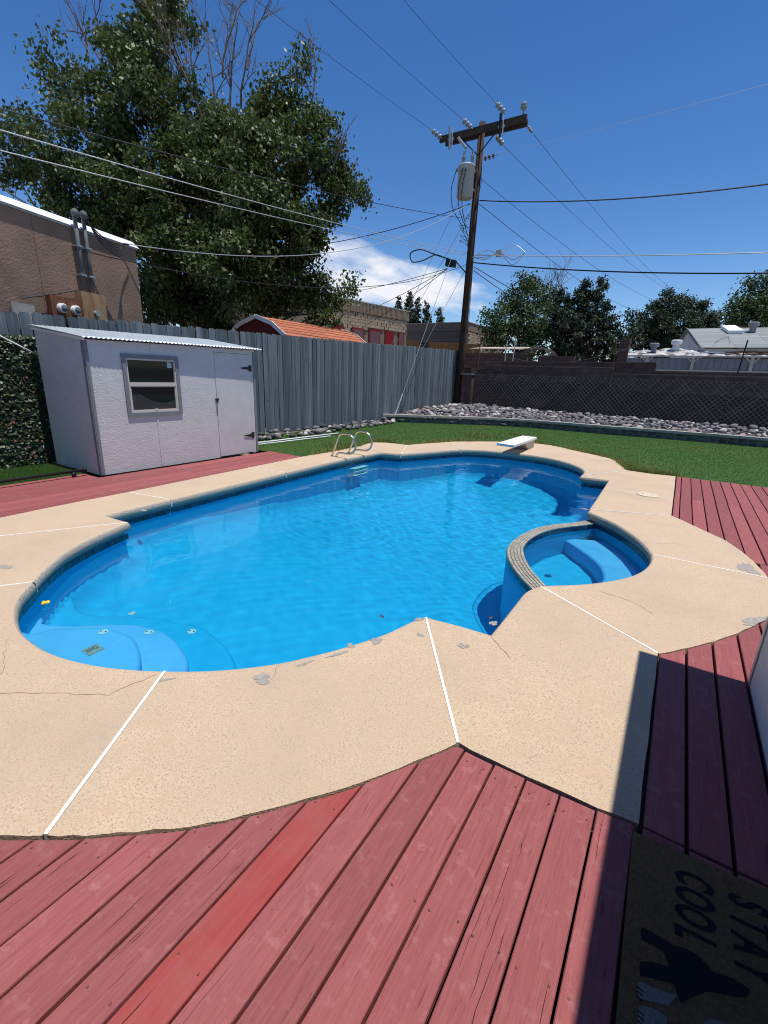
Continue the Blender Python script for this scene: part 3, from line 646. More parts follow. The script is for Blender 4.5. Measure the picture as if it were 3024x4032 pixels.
blades('grass', P, .005, .016, .006, M['blade'], 1.6)
wp = []
edge = [(-6.33,7.2),(-6.36,8.9),(-6.5,9.72),(-6.28,9.98),(-5.66,10.05),(-5.08,11.5),(-4.14,12.48),(-3.36,12.98),(-2.78,12.9),(-1.97,12.3),(-1.35,11.86),(-1.0,11.4),(-.75,10.72),(-.66,10.3),(-.27,10.24),(.1,10.29)]
for k in range(7000):
    i = int(rg.integers(0, len(edge) - 1)); t = rg.uniform(); 
    if math.sin(i * 2.7 + t * 5) < -.1 and i < 12: continue
    a, b = edge[i], edge[i + 1]; wp.append((a[0] + (b[0] - a[0]) * t + rg.normal(0, .05), a[1] + (b[1] - a[1]) * t + abs(rg.normal(0, .07))))
for (cx, cy, q, n) in ((-5.0, 13.2, .3, 500), (-1.0, 11.0, .2, 350), (-.72, 10.4, .12, 300), (-6.7, 8.6, .2, 300), (-4.3, 14.6, .12, 120)):
    wp += [(cx + rg.normal(0, q), cy + rg.normal(0, q)) for _ in range(n)]
wp = np.array(wp); d_, in_ = seg_dist(wp[:, 0], wp[:, 1], lawn_poly); blades('weeds', wp[in_ | (d_ < .05)], .04, .14, .010, M['weed'], .9)

# ------------------------------------------------------------ shed
SX0, SX1, SY0, SY1 = -8.88, -7.41, 3.54, 6.73
shed = thing('shed', 'white garden shed with a low corrugated lean-to roof on the red deck', 'shed', (-8.1, 5.1, 0))
def ftop(y): return 2.0 + (y - SY0) * .012
F0, F1 = SX1 - .03, SX1
WY0, WY1, WZ0, WZ1 = 4.055, 5.022, .868, 1.832
DY0, DY1, DZ = 5.765, 6.605, 1.955
mb = MB()
def fw(y0, y1, z0, z1): mb.add([(F0, y0, z0), (F1, y0, z0), (F1, y1, z0), (F0, y1, z0), (F0, y0, z1 if z1 else ftop(y0)), (F1, y0, z1 if z1 else ftop(y0)), (F1, y1, z1 if z1 else ftop(y1)), (F0, y1, z1 if z1 else ftop(y1))], [(3, 2, 1, 0), (4, 5, 6, 7), (0, 1, 5, 4), (1, 2, 6, 5), (2, 3, 7, 6), (3, 0, 4, 7)])
fw(SY0, WY0 + .05, 0, None); fw(WY0 + .05, WY1 - .05, 0, WZ0 + .05); fw(WY0 + .05, WY1 - .05, WZ1 - .05, None); fw(WY1 - .05, DY0, 0, None); fw(DY0, DY1, DZ, None); fw(DY1, SY1, 0, None)
mb.build('front_wall', M['shedpaint'], shed)
MB().add([(SX0, SY0, 0), (SX1 - .031, SY0, 0), (SX1 - .031, SY0, 2.0), (SX0, SY0, 2.19), (SX0, SY0 + .03, 0), (SX1 - .031, SY0 + .03, 0), (SX1 - .031, SY0 + .03, 2.0), (SX0, SY0 + .03, 2.19)],
         [(0, 1, 2, 3), (7, 6, 5, 4), (0, 4, 5, 1), (1, 5, 6, 2), (2, 6, 7, 3), (3, 7, 4, 0)]).build('side_wall', M['shedpaint'], shed)
MB().add([(SX0, SY1 - .03, 0), (SX1 - .031, SY1 - .03, 0), (SX1 - .031, SY1 - .03, 2.03), (SX0, SY1 - .03, 2.22), (SX0, SY1, 0), (SX1 - .031, SY1, 0), (SX1 - .031, SY1, 2.03), (SX0, SY1, 2.22)],
         [(0, 1, 2, 3), (7, 6, 5, 4), (0, 4, 5, 1), (1, 5, 6, 2), (2, 6, 7, 3), (3, 7, 4, 0)]).build('side_wall', M['shedpaint'], shed)
MB().box(SX0, SX0 + .03, SY0 + .031, SY1 - .031, 0, 2.18).build('back_wall', M['shedpaint'], shed)
MB().box(SX1 + .001, SX1 + .016, SY0 + .002, SY0 + .045, .01, 1.985).build('corner_trim', M['shedtrim'], shed)
MB().box(SX1 + .001, SX1 + .014, SY1 - .05, SY1 - .002, .01, 2.0).build('corner_trim', M['shedtrim'], shed)
MB().box(SX1 - .06, SX1 - .001, SY0 - .010, SY0 - .001, .01, 1.985).build('corner_trim', M['shedtrim'], shed)
for z0, z1, y in ((WZ1 + .002, 1.99, 4.55), (.01, WZ0 - .002, 4.55)): MB().box(SX1 + .001, SX1 + .008, y - .012, y + .012, z0, z1).build('batten', M['shedpaint'], shed)
MB().box(SX0 + .45, SX0 + .47, SY0 - .005, SY0 - .001, .02, 2.10).build('batten', M['shedpaint'], shed)
# window
win = link(bpy.data.objects.new('window', None), shed, (SX1, 4.54, 1.35))
def frame(x0, x1, y0, y1, z0, z1, t, name, m, par):
    mb = MB(); mb.box(x0, x1, y0, y1, z0, z0 + t); mb.box(x0, x1, y0, y1, z1 - t, z1); mb.box(x0, x1, y0, y0 + t, z0 + t, z1 - t); mb.box(x0, x1, y1 - t, y1, z0 + t, z1 - t); return mb.build(name, m, par)
frame(SX1 + .001, SX1 + .022, WY0, WY1, WZ0, WZ1, .062, 'trim', M['shedtrim'], win)
frame(SX1 - .028, SX1 + .012, WY0 + .063, WY1 - .063, WZ0 + .063, WZ1 - .063, .024, 'sash', M['vinyl'], win)
zr = 1.385
MB().box(SX1 - .027, SX1 + .013, WY0 + .088, WY1 - .088, zr - .035, zr + .02).build('meeting_rail', M['vinyl'], win)
frame(SX1 - .025, SX1 + .006, WY0 + .088, WY1 - .088, WZ0 + .088, zr - .036, .016, 'sash', M['vinyl'], win)
MB().box(SX1 - .026, SX1 - .022, WY0 + .088, WY1 - .088, zr + .0205, WZ1 - .088).build('pane', M['glass'], win)
MB().box(SX1 - .022, SX1 - .018, WY0 + .105, WY1 - .105, WZ0 + .105, zr - .053).build('pane', M['glass'], win)
MB().prism([(0, 0), (1, 0)], 0, 0) if False else None
# dark drooping shape on the lower pane, painting in a reflection
mb = MB(); ys = [WY0 + .11 + (WY1 - WY0 - .22) * k / 16 for k in range(17)]
zt = [zr - .06 - .25 * math.sin(min(1, (k / 16) * 1.25) * math.pi * .56) if k < 13 else zr - .06 - .25 * math.sin(min(1, (13 / 16) * 1.25) * math.pi * .56) + (k - 13) * .012 for k in range(17)]
mb.add([(SX1 - .0155, y, WZ0 + .107) for y in ys] + [(SX1 - .0155, y, z) for y, z in zip(ys, zt)], [(i, i + 1, 18 + i, 17 + i) for i in range(16)]); mb.build('pane_reflection', M['screen'], win)
MB().box(SX1 - .0215, SX1 - .0205, WY1 - .19, WY1 - .11, WZ1 - .19, WZ1 - .10).build('sticker', M['sticker'], win)
MB().box(SX1 - .004, SX1 + .016, 4.51, 4.57, WZ0 + .095, WZ0 + .112).build('latch', M['white'], win)
# door
door = MB().box(SX1 - .025, SX1 + .004, DY0 + .006, DY1 - .006, .02, DZ - .006).build('door', M['doorpaint'], shed)
MB().box(SX1 - .06, SX1 - .04, DY0 - .02, DY1 + .02, 0, DZ).build('door_jamb', M['window_dark'], shed)
for z in (1.69, .37):
    mb = MB(); mb.box(SX1 + .005, SX1 + .013, DY1 - .03, DY1 + .035, z - .06, z + .06); mb.add([(SX1 + q, y, zz) for q in (.0135, .018) for y, zz in ((DY1 - .02, z - .032), (DY1 - .02, z + .032), (DY1 - .235, z + .008), (DY1 - .235, z - .008))], [(0, 1, 2, 3), (7, 6, 5, 4), (0, 4, 5, 1), (1, 5, 6, 2), (2, 6, 7, 3), (3, 7, 4, 0)]); mb.build('hinge', M['black'], door)
mb = MB(); mb.box(SX1 + .005, SX1 + .02, DY0 - .035, DY0 + .04, 1.095, 1.125); mb.box(SX1 + .0205, SX1 + .04, DY0 - .018, DY0 + .012, 1.055, 1.10); mb.build('latch', M['black'], door)
mb = MB(); mb.tube([(SX1 + .02, DY0 - .01, 1.05), (SX1 + .016, DY0 - .02, .9), (SX1 + .016, DY0 - .012, .80)], .004, 6); mb.build('cord', M['black'], door)
# corrugated roof
ny, nx = 360, 8; mb = MB()
for s in (0, .006):
    for j in range(nx + 1):
        for i in range(ny + 1):
            y = SY0 - .05 + (SY1 - SY0 + .13) * i / ny; fx_ = j / nx; x = (SX1 + .085 + .05 * (y - SY0) / 3.2) * (1 - fx_) + (SX0 - .06) * fx_
            z = 2.022 + (y - SY0) * .012 + (SX1 + .07 - x) * .122 + .009 * math.sin(y * 6.2832 / .068) + s
            mb.v.append((x, y, z))
K = (nx + 1) * (ny + 1)
for j in range(nx):
    for i in range(ny):
        a = j * (ny + 1) + i; mb.f += [(a, a + 1, a + ny + 2, a + ny + 1), (K + a + ny + 1, K + a + ny + 2, K + a + 1, K + a)]
for i in range(ny): mb.f += [(i, K + i, K + i + 1, i + 1)]
for j in range(nx): a = j * (ny + 1); mb.f += [(a, a + ny + 1, K + a + ny + 1, K + a)]
mb.build('roof', M['corr'], shed, True)
mb = MB().obox(((SX0 + SX1) / 2 - .005, SY0 - .012, 2.088), ((SX1 - SX0) / 2 + .06, 0, -.0895), (0, .008, 0), (0, 0, .02)); mb.build('rake_trim', M['white'], shed)

# ivy screen on the fence left of the shed
ivy = thing('ivy_screen', 'leafy artificial ivy screen hung on the fence left of the shed', 'ivy screen', (-9.1, 1.5, 0))
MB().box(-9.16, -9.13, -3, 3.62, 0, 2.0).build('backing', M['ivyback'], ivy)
def leafset(n, pos, nrm, size, mode='leaf', aspect=1.5):
    """n folded leaves: centres pos (n,3), facing nrm (n,3)"""
    nrm = nrm / np.linalg.norm(nrm, axis=1, keepdims=True); dn = np.tile(np.array([0, 0, -1.0]), (n, 1)) + rg.normal(0, .55, (n, 3))
    t = dn - nrm * (dn * nrm).sum(1, keepdims=True); t /= np.linalg.norm(t, axis=1, keepdims=True) + 1e-9; b = np.cross(nrm, t)
    s = size * rg.uniform(.6, 1.25, (n, 1)); fold = nrm * s * .18
    a0 = pos - t * s * aspect / 2; a2 = pos + t * s * aspect / 2; c = pos - t * s * .12
    V = np.stack([a0, c + b * s / 2 - fold, a2, c - b * s / 2 - fold], 1); return V
nI = 15000
pos = np.stack([-9.11 + rg.uniform(-.015, .075, nI), rg.uniform(1.9, 3.62, nI), rg.uniform(.0, 2.05, nI)], 1); nr = np.stack([np.full(nI, 1.0), rg.normal(0, .5, nI), rg.normal(.55, .4, nI)], 1)
lv = quads('leaves', leafset(nI, pos, nr, .058, aspect=1.1), M['ivy'], ivy, (-9.1, 2.5, 0)); tag(lv, kind='stuff')
nI = 26
pos = np.stack([-9.03 + rg.uniform(0, .03, nI), rg.uniform(2.2, 3.5, nI), rg.uniform(.1, 1.8, nI)], 1); nr = np.stack([np.full(nI, 1.0), rg.normal(0, .4, nI), rg.normal(.5, .3, nI)], 1)
tag(quads('red_leaves', leafset(nI, pos, nr, .036), M['redleaf'], ivy, (-9.1, 2.5, 0)), kind='stuff')
tag(MB().tube(catenary((-8.97, -1.0, 4.4), (-8.95, 3.50, 1.80), .03), .013, 8).build('rope', M['white'], None, True), 'white rope slanting down in front of the ivy to the shed corner', 'rope')
mb = MB().tube([(-7.52, -1.6, .09), (-7.60, 3.38, .09)], .022, 10); mb.tube([(-7.60, 3.375, .09), (-7.60, 3.405, .09)], .034, 10); mb.box(-7.57, -7.53, -.6, -.55, 0, .08); mb.box(-7.61, -7.57, 3.2, 3.25, 0, .075)
tag(mb.build('pipe', M['black'], None, True), 'long black pipe lying on the turf by the ivy screen', 'pipe')

# ------------------------------------------------------------ board fence
fence = thing('board_fence', 'tall weathered blue grey dog-eared board fence along the left side', 'fence', (-9.35, 9, 0))
pm = []
for k in range(6):
    wd, ear = .158 + .004 * (k % 3), .028; hh = 1.0
    mb = MB(); P = [(-wd / 2, 0), (wd / 2, 0), (wd / 2, 1 - .016), (wd / 2 - ear, 1), (-wd / 2 + ear, 1), (-wd / 2, 1 - .016)]
    n = 6; mb.add([(x, y, z) for x in (0, .02) for y, z in P], [tuple(range(n - 1, -1, -1)), tuple(range(n, 2 * n))] + [(i, (i + 1) % n, n + (i + 1) % n, n + i) for i in range(n)])
    pm.append(mb.mesh('picket', M['picket']))
y = -2.6; k = 0; fr = random.Random(21)
def fence_top(y): return 2.345 + .0262 * y
while y < 21.35:
    wd = .166; gap = 0
    if any(abs(y - q) < .085 for q in (4.02, 4.92, 5.30, 6.98, 9.02, 10.9)): pass
    h = fence_top(y) + fr.uniform(-.02, .012)
    inst('picket', pm[fr.randrange(6)], fence, (-9.35 - .01 + fr.uniform(-.004, .004), y, 0), (fr.uniform(-.004, .004), 0, 0), (1, 1, h))
    y += wd + (fr.choice([.003, .004, .006, .012]) if fr.random() < .9 else .035)
for z0 in (.45, 1.25, 1.95): MB().box(-9.41, -9.371, -2.6, 21.3, z0, z0 + .09).build('rail', M['picket'], fence)
for (yy, z) in ((4.35, 2.27), (5.1, 2.38), (9.7, 1.35), (11.2, .55), (11.9, 1.7), (13.0, 1.1), (8.9, .9), (14.1, 1.9), (10.4, 2.0)):
    MB().lathe([(.018, 0), (.012, .003)], (-9.3385, yy, z), 10, (1, 0, 0)).build('knot', M['knot'], fence)

# ------------------------------------------------------------ river rocks
rock_me = {}
def rock_mesh(seed, m):
    r = np.random.default_rng(seed); import bmesh
    bm = bmesh.new(); bmesh.ops.create_icosphere(bm, subdivisions=2, radius=1.0)
    dirs = r.normal(0, 1, (9, 3)); dirs /= np.linalg.norm(dirs, axis=1, keepdims=True); cut = r.uniform(.62, .95, 9)
    for v in bm.verts:
        p = np.array(v.co)
        for d, c_ in zip(dirs, cut):
            q = p @ d
            if q > c_: p = p - d * (q - c_) * .85
        p *= 1 + r.normal(0, .018); v.co = p * np.array([1.0, .78, .6])
    me = bpy.data.meshes.new('rock'); bm.to_mesh(me); bm.free(); me.materials.append(m)
    me.polygons.foreach_set('use_smooth', [True] * len(me.polygons)); return me
for key in ('rock', 'rockpale', 'rockpink', 'rockdark'): rock_me[key] = [rock_mesh(i * 7 + len(key), M[key]) for i in range(4)]
rr_ = random.Random(17)
WORD = {'rock': 'grey', 'rockpale': 'pale', 'rockpink': 'pinkish', 'rockdark': 'charcoal'}
def pick(): return rr_.choices(['rock', 'rockpale', 'rockpink', 'rockdark'], [.50, .17, .08, .25])[0]
def rock(x, y, z, s, where, grp, lim=(.085, .115)):
    k = pick(); o = inst('river_rock', rr_.choice(rock_me[k]), None, (x, y, z), (rr_.uniform(-.3, .3), rr_.uniform(-.3, .3), rr_.uniform(0, 6.28)), (s, s * rr_.uniform(.85, 1.1), s * rr_.uniform(.8, 1.15)))
    sz = 'small' if s < lim[0] else 'large' if s > lim[1] else 'middling'
    tag(o, f'{sz} {WORD[k]} river rock {where}', 'rock', f'{sz} {WORD[k]} {grp}, {where}')
fcand = []
for k in range(2600):
    y = rr_.uniform(6.8, 15.0); wid = .80 if y < 12 else .80 - (y - 12) * .1; x = -9.30 + wid * rr_.random() ** 1.1; s = rr_.choice([rr_.uniform(.06, .09), rr_.uniform(.08, .13), rr_.uniform(.11, .165)])
    if all((x - a) ** 2 + (y - b) ** 2 > (.78 * (s + c_)) ** 2 for a, b, c_ in fcand): fcand.append((x, y, s))
fcand = fcand[:115]
for x, y, s in fcand: rock(x, y, s * .38 + max(0, (-8.95 - x)) * .12, s, 'along the fence foot ' + ('beside the shed' if y < 8.2 else 'behind the white plastic pipes' if y < 9.9 else 'behind the pool ladder' if y < 11.2 else 'left of the guy wire' if y < 13.4 else 'beside the guy wire anchor'), 'fence rocks')
# raised bed: soil, low stone wall, rocks
def plant_y(x):
    for (x1, y1), (x2, y2) in zip(PLANT, PLANT[1:]):
        if x1 <= x <= x2: return y1 + (y2 - y1) * (x - x1) / (x2 - x1)
    return PLANT[-1][1]
def lat_y(x): return 21.0 + (x + 8.85) * (-2.0 / 11.45)
bed = [(x, y + .1) for x, y in PLANT] + [(9, 17.9), (9, lat_y(9)), (-8.85, 21.05), (-9.33, 21.1)]
xs = np.linspace(-9.3, 8.0, 80); mb = MB()
for x in xs:
    for t in np.linspace(0, 1, 8):
        y0, y1 = plant_y(x) + .08, lat_y(x); mb.v.append((x, y0 + (y1 - y0) * t, .19 + .24 * t ** .8))
mb.f = [(i * 8 + j, (i + 1) * 8 + j, (i + 1) * 8 + j + 1, i * 8 + j + 1) for i in range(79) for j in range(7)]
tag(mb.build('planting_bed', M['soil_gapshade'], None, True), kind='structure')
rw = thing('retaining_wall', 'low dark rubble stone retaining wall with a pale concrete cap behind the lawn', 'wall', (-3, 17, 0))
PS = arc_smooth(PLANT, 3)
def strip(P, w0, w1, z0, z1):
    Q = [Vector(p) for p in P]; mb = MB(); n = len(Q); V = []
    for i in range(n):
        t = (Q[min(i + 1, n - 1)] - Q[max(i - 1, 0)]).normalized(); nn = Vector((-t.y, t.x))
        a, b = Q[i] + nn * w0, Q[i] + nn * w1; V += [(a.x, a.y, z0), (b.x, b.y, z0), (b.x, b.y, z1), (a.x, a.y, z1)]
    F = [(4 * i + k, 4 * (i + 1) + k, 4 * (i + 1) + (k + 1) % 4, 4 * i + (k + 1) % 4) for i in range(n - 1) for k in range(4)]
    return mb.add(V, F)
strip(PS, .03, .2, -.05, .194).build('core', M['mortar'], rw); 
capm = strip(PS, -.02, .26, .195, .275)
for v_i in range(len(capm.v)):
    x, y, z = capm.v[v_i]; capm.v[v_i] = (x + .012 * math.sin(x * 9), y + .012 * math.sin(x * 13), z + .006 * math.sin(x * 7))
capm.build('cap', M['cap'], rw)
sm = [rock_mesh(100 + i, M['rubble']) for i in range(5)]
for p, t in resample(PS, .27):
    if p.x > 5: continue
    for q in range(2):
        s = rr_.uniform(.10, .16); nn = Vector((-t.y, t.x))
        inst('stone', rr_.choice(sm), rw, (p.x + t.x * rr_.uniform(-.08, .08) + nn.x * .055, p.y + t.y * rr_.uniform(-.08, .08) + nn.y * .055, .06 + q * .105 + rr_.uniform(-.02, .02)), (rr_.uniform(-.3, .3), rr_.uniform(-.2, .2), math.atan2(t.y, t.x) + rr_.uniform(-.2, .2)), (s, s * .62, s * .72))
cand = []
for k in range(9000):
    x = rr_.uniform(-9.2, 5.5); y0, y1 = plant_y(x) + .2, lat_y(x) - .05; t = rr_.random(); y = y0 + (y1 - y0) * t; s = rr_.choice([rr_.uniform(.05, .08), rr_.uniform(.07, .12), rr_.uniform(.10, .19)])
    if all((x - a) ** 2 + (y - b) ** 2 > (.70 * (s + c_)) ** 2 for a, b, z_, c_ in cand): cand.append((x, y, .19 + .24 * t ** .8 + s * .38, s))
vis = [c_ for c_ in cand if c_[0] < 3.2]
vis.sort(key=lambda c_: -c_[3] / math.hypot(c_[0], c_[1] - 0))
front = sorted(vis, key=lambda c_: (c_[1] - plant_y(c_[0])) - c_[3] * 4)[:185]; fs = set(front)
for x, y, z, s in front: rock(x, y, z, s, ('by the wall cap' if y - plant_y(x) < .5 else 'farther back in the bed') + ' before ' + ('the fence end' if x < -8.3 else 'the first lattice panel' if x < -6 else 'the second lattice panel' if x < -3.6 else 'the third lattice panel' if x < -1.2 else 'the fourth lattice panel' if x < 1.2 else 'the fifth lattice panel'), 'bed rocks', (.095, .125))
rest = [c_ for c_ in cand if c_ not in fs]; mb = MB()
src = rock_me['rock'][0]; bv = [np.array([v.co for v in rock_me['rock'][i].vertices]) for i in range(4)]; bf = [tuple(p.vertices) for p in src.polygons]
def stuff_rocks(L, m):
    mb = MB()
    for i, (x, y, z, s) in enumerate(L):
        a = rr_.uniform(0, 6.28); B = bv[i % 4] * s; mb.add(np.stack([B[:, 0] * math.cos(a) - B[:, 1] * math.sin(a) + x, B[:, 0] * math.sin(a) + B[:, 1] * math.cos(a) + y, B[:, 2] + z], 1).tolist(), bf)
    return tag(mb.build('rocks', m, None, True), kind='stuff')
for key, a, b in (('rock', 0, .55), ('rockpale', .55, .75), ('rockpink', .75, .84), ('rockdark', .84, 1)): stuff_rocks(rest[int(len(rest) * a):int(len(rest) * b)], M[key])
tag(MB().tube([(-8.31, 6.9, .022), (-8.14, 10.41, .022)], .018, 8).build('plastic_pipe', M['white'], None, True), 'longer white plastic pipe lying on the turf nearest the rocks', 'pipe')
tag(MB().tube([(-8.10, 6.9, .022), (-7.90, 9.77, .022)], .014, 8).build('plastic_pipe', M['white'], None, True), 'shorter white plastic pipe lying on the turf nearest the pool', 'pipe')

# ------------------------------------------------------------ lattice and block walls behind the bed
ux, uy = 11.45 / math.hypot(11.45, 2), -2.0 / math.hypot(11.45, 2)
def LP(s, z, off=0): return (-8.40 + ux * s - uy * off, 20.92 + uy * s + ux * off, z)
for pn in range(5):
    s0, s1 = pn * 2.44 + .01, (pn + 1) * 2.44 - .01; z0, z1 = .33, 1.87
    names = ['first from the fence post', 'second from the fence post', 'third from the fence post', 'fourth from the fence post', 'farthest from the fence, at the right edge']
    lt = thing('lattice_panel', f'brown wooden lattice panel, {names[pn]}', 'lattice', LP((s0 + s1) / 2, z0), 'lattice panels along the block wall')
    for layer in (0, 1):
        d = 1 if layer == 0 else -1; c = s0 - (z1 - z0) + .05
        while c < s1 + (z1 - z0):
            # line s = c + d*(z - z0) (d=1) or s = c - (z - z0) + ...
            a0 = (c, z0) if d > 0 else (c, z1); a1 = (c + (z1 - z0), z1) if d > 0 else (c + (z1 - z0), z0)
            (sa, za), (sb, zb) = a0, a1
            if sb > s0 and sa < s1:
                if sa < s0: f_ = (s0 - sa) / (sb - sa); za += (zb - za) * f_; sa = s0
                if sb > s1: f_ = (s1 - sa) / (sb - sa); zb = za + (zb - za) * f_; sb = s1
                if sb - sa > .05:
                    off = -.012 if layer == 0 else .004
                    MB().bar(LP(sa, za, off), LP(sb, zb, off), .007, .034, (0, 0, 1)).build('slat', M['lattice'], lt)
            c += .158
bw = thing('block_wall', 'long brown concrete block wall with a stepped top behind the lattice', 'wall', LP(6, 0, .3))
def wall_seg(parent, s0, s1, z1, off, th=.19, z0=0, blen=.4, capm='blockcap', bh=.2, rows=3, m='block'):
    MB().obox(LP((s0 + s1) / 2, (z0 + z1 - .02) / 2, off), Vector((ux, uy, 0)) * (s1 - s0) / 2, Vector((-uy, ux, 0)) * (th / 2 - .008), (0, 0, (z1 - z0) / 2 - .01)).build('wall_core', M['blockmortar'], parent)
    n = max(1, round((s1 - s0) / blen)); L = (s1 - s0) / n
    me = MB().box(-L / 2 + .005, L / 2 - .005, -th / 2, th / 2, -bh / 2 + .005, bh / 2 - .004).mesh('block', M[m])
    for r in range(rows):
        for k in range(n):
            inst('block', me, parent, LP(s0 + (k + .5) * L, z1 - bh / 2 - r * bh, off), (0, 0, math.atan2(uy, ux)))
    cme = MB().box(-L / 2 + .003, L / 2 - .003, -th / 2 - .015, th / 2 + .015, 0, .05).mesh('cap_block', M[capm])
    for k in range(n): inst('cap_block', cme, parent, LP(s0 + (k + .5) * L, z1 + .001, off), (0, 0, math.atan2(uy, ux) + rnd.uniform(-.008, .008)))
wall_seg(bw, -.3, .5, 2.10, .3); wall_seg(bw, .5, 5.95, 2.22, .3); wall_seg(bw, 6.05, 14.5, 2.0, .3)
bw2 = thing('block_wall', 'second brown block wall, a step higher, behind the first', 'wall', LP(6, 0, 2.6))
wall_seg(bw2, -.9, 6.9, 2.50, 2.6); wall_seg(bw2, 6.9, 15, 2.17, 2.6)
pil = thing('block_pillar', 'short brown block pillar at the end of the board fence', 'pillar', (-8.75, 21.0, 0))
for r in range(9):
    for k in range(2):
        z = .02 + r * .2; off = .1 if r % 2 else -.1
        a = MB().box(-8.93 + (0 if k == 0 else .245 + off * .4), -8.93 + (.235 + off * .4 if k == 0 else .48), 20.78, 21.13, z, z + .188)
        a.build('block', M['block'], pil)
MB().box(-8.9, -8.48, 20.80, 21.1, 0, 1.8).build('core', M['blockmortar'], pil); MB().box(-9.0, -8.42, 20.74, 21.16, 1.825, 1.875).build('cap', M['cap'], pil)
for s, z0, z1, lean, lab in ((.02, 2.05, 3.5, .03, 'rusty iron rod standing on the wall beside the utility pole'), (5.98, 1.95, 3.3, -.05, 'rusty iron rod standing at the step in the block wall'), (9.85, 2.02, 3.15, .06, 'leaning dark iron rod on the block wall before the white shed')):
    tag(MB().tube([LP(s, z0, .22), LP(s + lean, z1, .22)], .022, 6).build('fence_rod', M['rust'] if s < 9 else M['black']), lab, 'rod', 'iron rods along the block wall')
tag(MB().tube(catenary(LP(.05, 2.8, 2.5), LP(6.4, 3.35, 2.5), .55), .012, 5).build('sagging_cable', M['net']), 'thin sagging cable strung before the dark trees', 'cable')

# ------------------------------------------------------------ pool things
lad = thing('pool_ladder', 'stainless steel pool ladder with two curved handrails on the coping', 'ladder', (-5.85, 7.7, 0))
for y in (7.40, 7.98):
    c = [(-5.95, 0), (-5.86, .22), (-5.765, .43), (-5.70, .485), (-5.60, .50), (-5.49, .485), (-5.39, .41), (-5.345, .29), (-5.375, .18), (-5.46, .115), (-5.56, .10), (-5.68, .095), (-5.77, .085), (-5.82, .05), (-5.84, 0)]
    c = [(x * 1.0, z) for x, z in c]; c2 = arc_smooth(c, 4)
    mb = MB().tube([(x, y, z) for x, z in c2], .0195, 12); mb.build('handrail', M['steel'], lad, True)
    for x in (-5.95, -5.84): MB().lathe([(.04, 0), (.04, .008), (.026, .014)], (x, y, .0005), 14).build('escutcheon', M['steel'], lad)
for z in (-.25, -.53, -.84):
    o = MB().box(-5.515, -5.40 + .02, 7.44, 7.94, z - .02, z).build('tread', M['tread'], lad); receivers.append(o)
db = thing('diving_board', 'short white diving board on a low stand at the far end of the pool', 'diving board', (-3.2, 11.6, 0))
mb = MB(); A = [Vector(q) for q in ((-3.355, 10.06, .235), (-2.935, 9.98, .235), (-3.005, 12.14, .215), (-3.385, 12.16, .215))]
mb.add([a for a in A] + [a + Vector((0, 0, .05)) for a in A], [(3, 2, 1, 0), (4, 5, 6, 7), (0, 1, 5, 4), (1, 2, 6, 5), (2, 3, 7, 6), (3, 0, 4, 7)]); bd = mb.build('board', M['white'], db)
for x, y in ((-3.27, 11.75), (-3.12, 11.75), (-3.2, 11.0)): MB().lathe([(.022, 0), (.018, .008)], (x, y, .283 - (11.75 - 11.75) * .01 - (y - 11.0) * .009 - .004), 10).build('bolt', M['galv'], bd)
mb = MB(); mb.add([(-3.38, 11.60, 0), (-3.05, 11.60, 0), (-3.05, 12.12, 0), (-3.38, 12.12, 0), (-3.36, 11.30, .19), (-3.04, 11.30, .19), (-3.04, 12.10, .19), (-3.36, 12.10, .19), (-3.36, 11.30, .226), (-3.04, 11.30, .226), (-3.04, 12.10, .215), (-3.36, 12.10, .215)],
                  [(0, 1, 5, 4), (1, 2, 6, 5), (2, 3, 7, 6), (3, 0, 4, 7), (4, 5, 9, 8), (5, 6, 10, 9), (6, 7, 11, 10), (7, 4, 8, 11), (8, 9, 10, 11)]); mb.build('stand', M['cream'], db)
lid = thing('skimmer_lid', 'round cream skimmer lid set in the pool deck on the right', 'lid', (-.2, 8.1, 0))
MB().lathe([(.15, 0), (.15, .006), (.135, .009)], (-.2, 8.1, .003), 28).build('cover', M['lid'], lid)
for s in (-1, 1): MB().lathe([(.016, 0), (.016, .001)], (-.2 + s * .07, 8.1, .0125), 10).build('finger_hole', M['crack'], lid)
fl_ = thing('flower', 'small yellow flower head floating at the left edge of the water', 'flower', (-3.965, 1.335, WATER_Z))
for k in range(9): a = k * .7; MB().lathe([(.004, -.004), (.014, .004), (.006, .012)], (-3.965 + .013 * math.cos(a) * (k % 2 + .3), 1.335 + .018 * math.sin(a), WATER_Z + .012 + .004 * (k % 3)), 8).build('petal', M['flower'], fl_)
lf = random.Random(5)
for k, (x, y, lab) in enumerate([(-2.55, 4.85, 'dark fallen leaf floating in the middle of the pool'), (-.98, 3.25, 'brown fallen leaf floating beside the spa dam'), (-3.4, 4.6, 'small fallen leaf floating left of the pool centre'), (-1.7, 2.75, 'small leaf floating near the pointed deck corner'), (-2.1, 7.2, 'fallen leaf floating towards the deep end')]):
    a = lf.uniform(0, 6.28); s = .035
    tag(MB().add([(x + s * math.cos(a), y + s * math.sin(a), WATER_Z + .006), (x - s * .4 * math.sin(a), y + s * .4 * math.cos(a), WATER_Z + .011), (x - s * math.cos(a), y - s * math.sin(a), WATER_Z + .005), (x + s * .4 * math.sin(a), y - s * .4 * math.cos(a), WATER_Z + .009)], [(0, 1, 2), (0, 2, 3)]).build('leaf', M['bark']), lab, 'leaf')

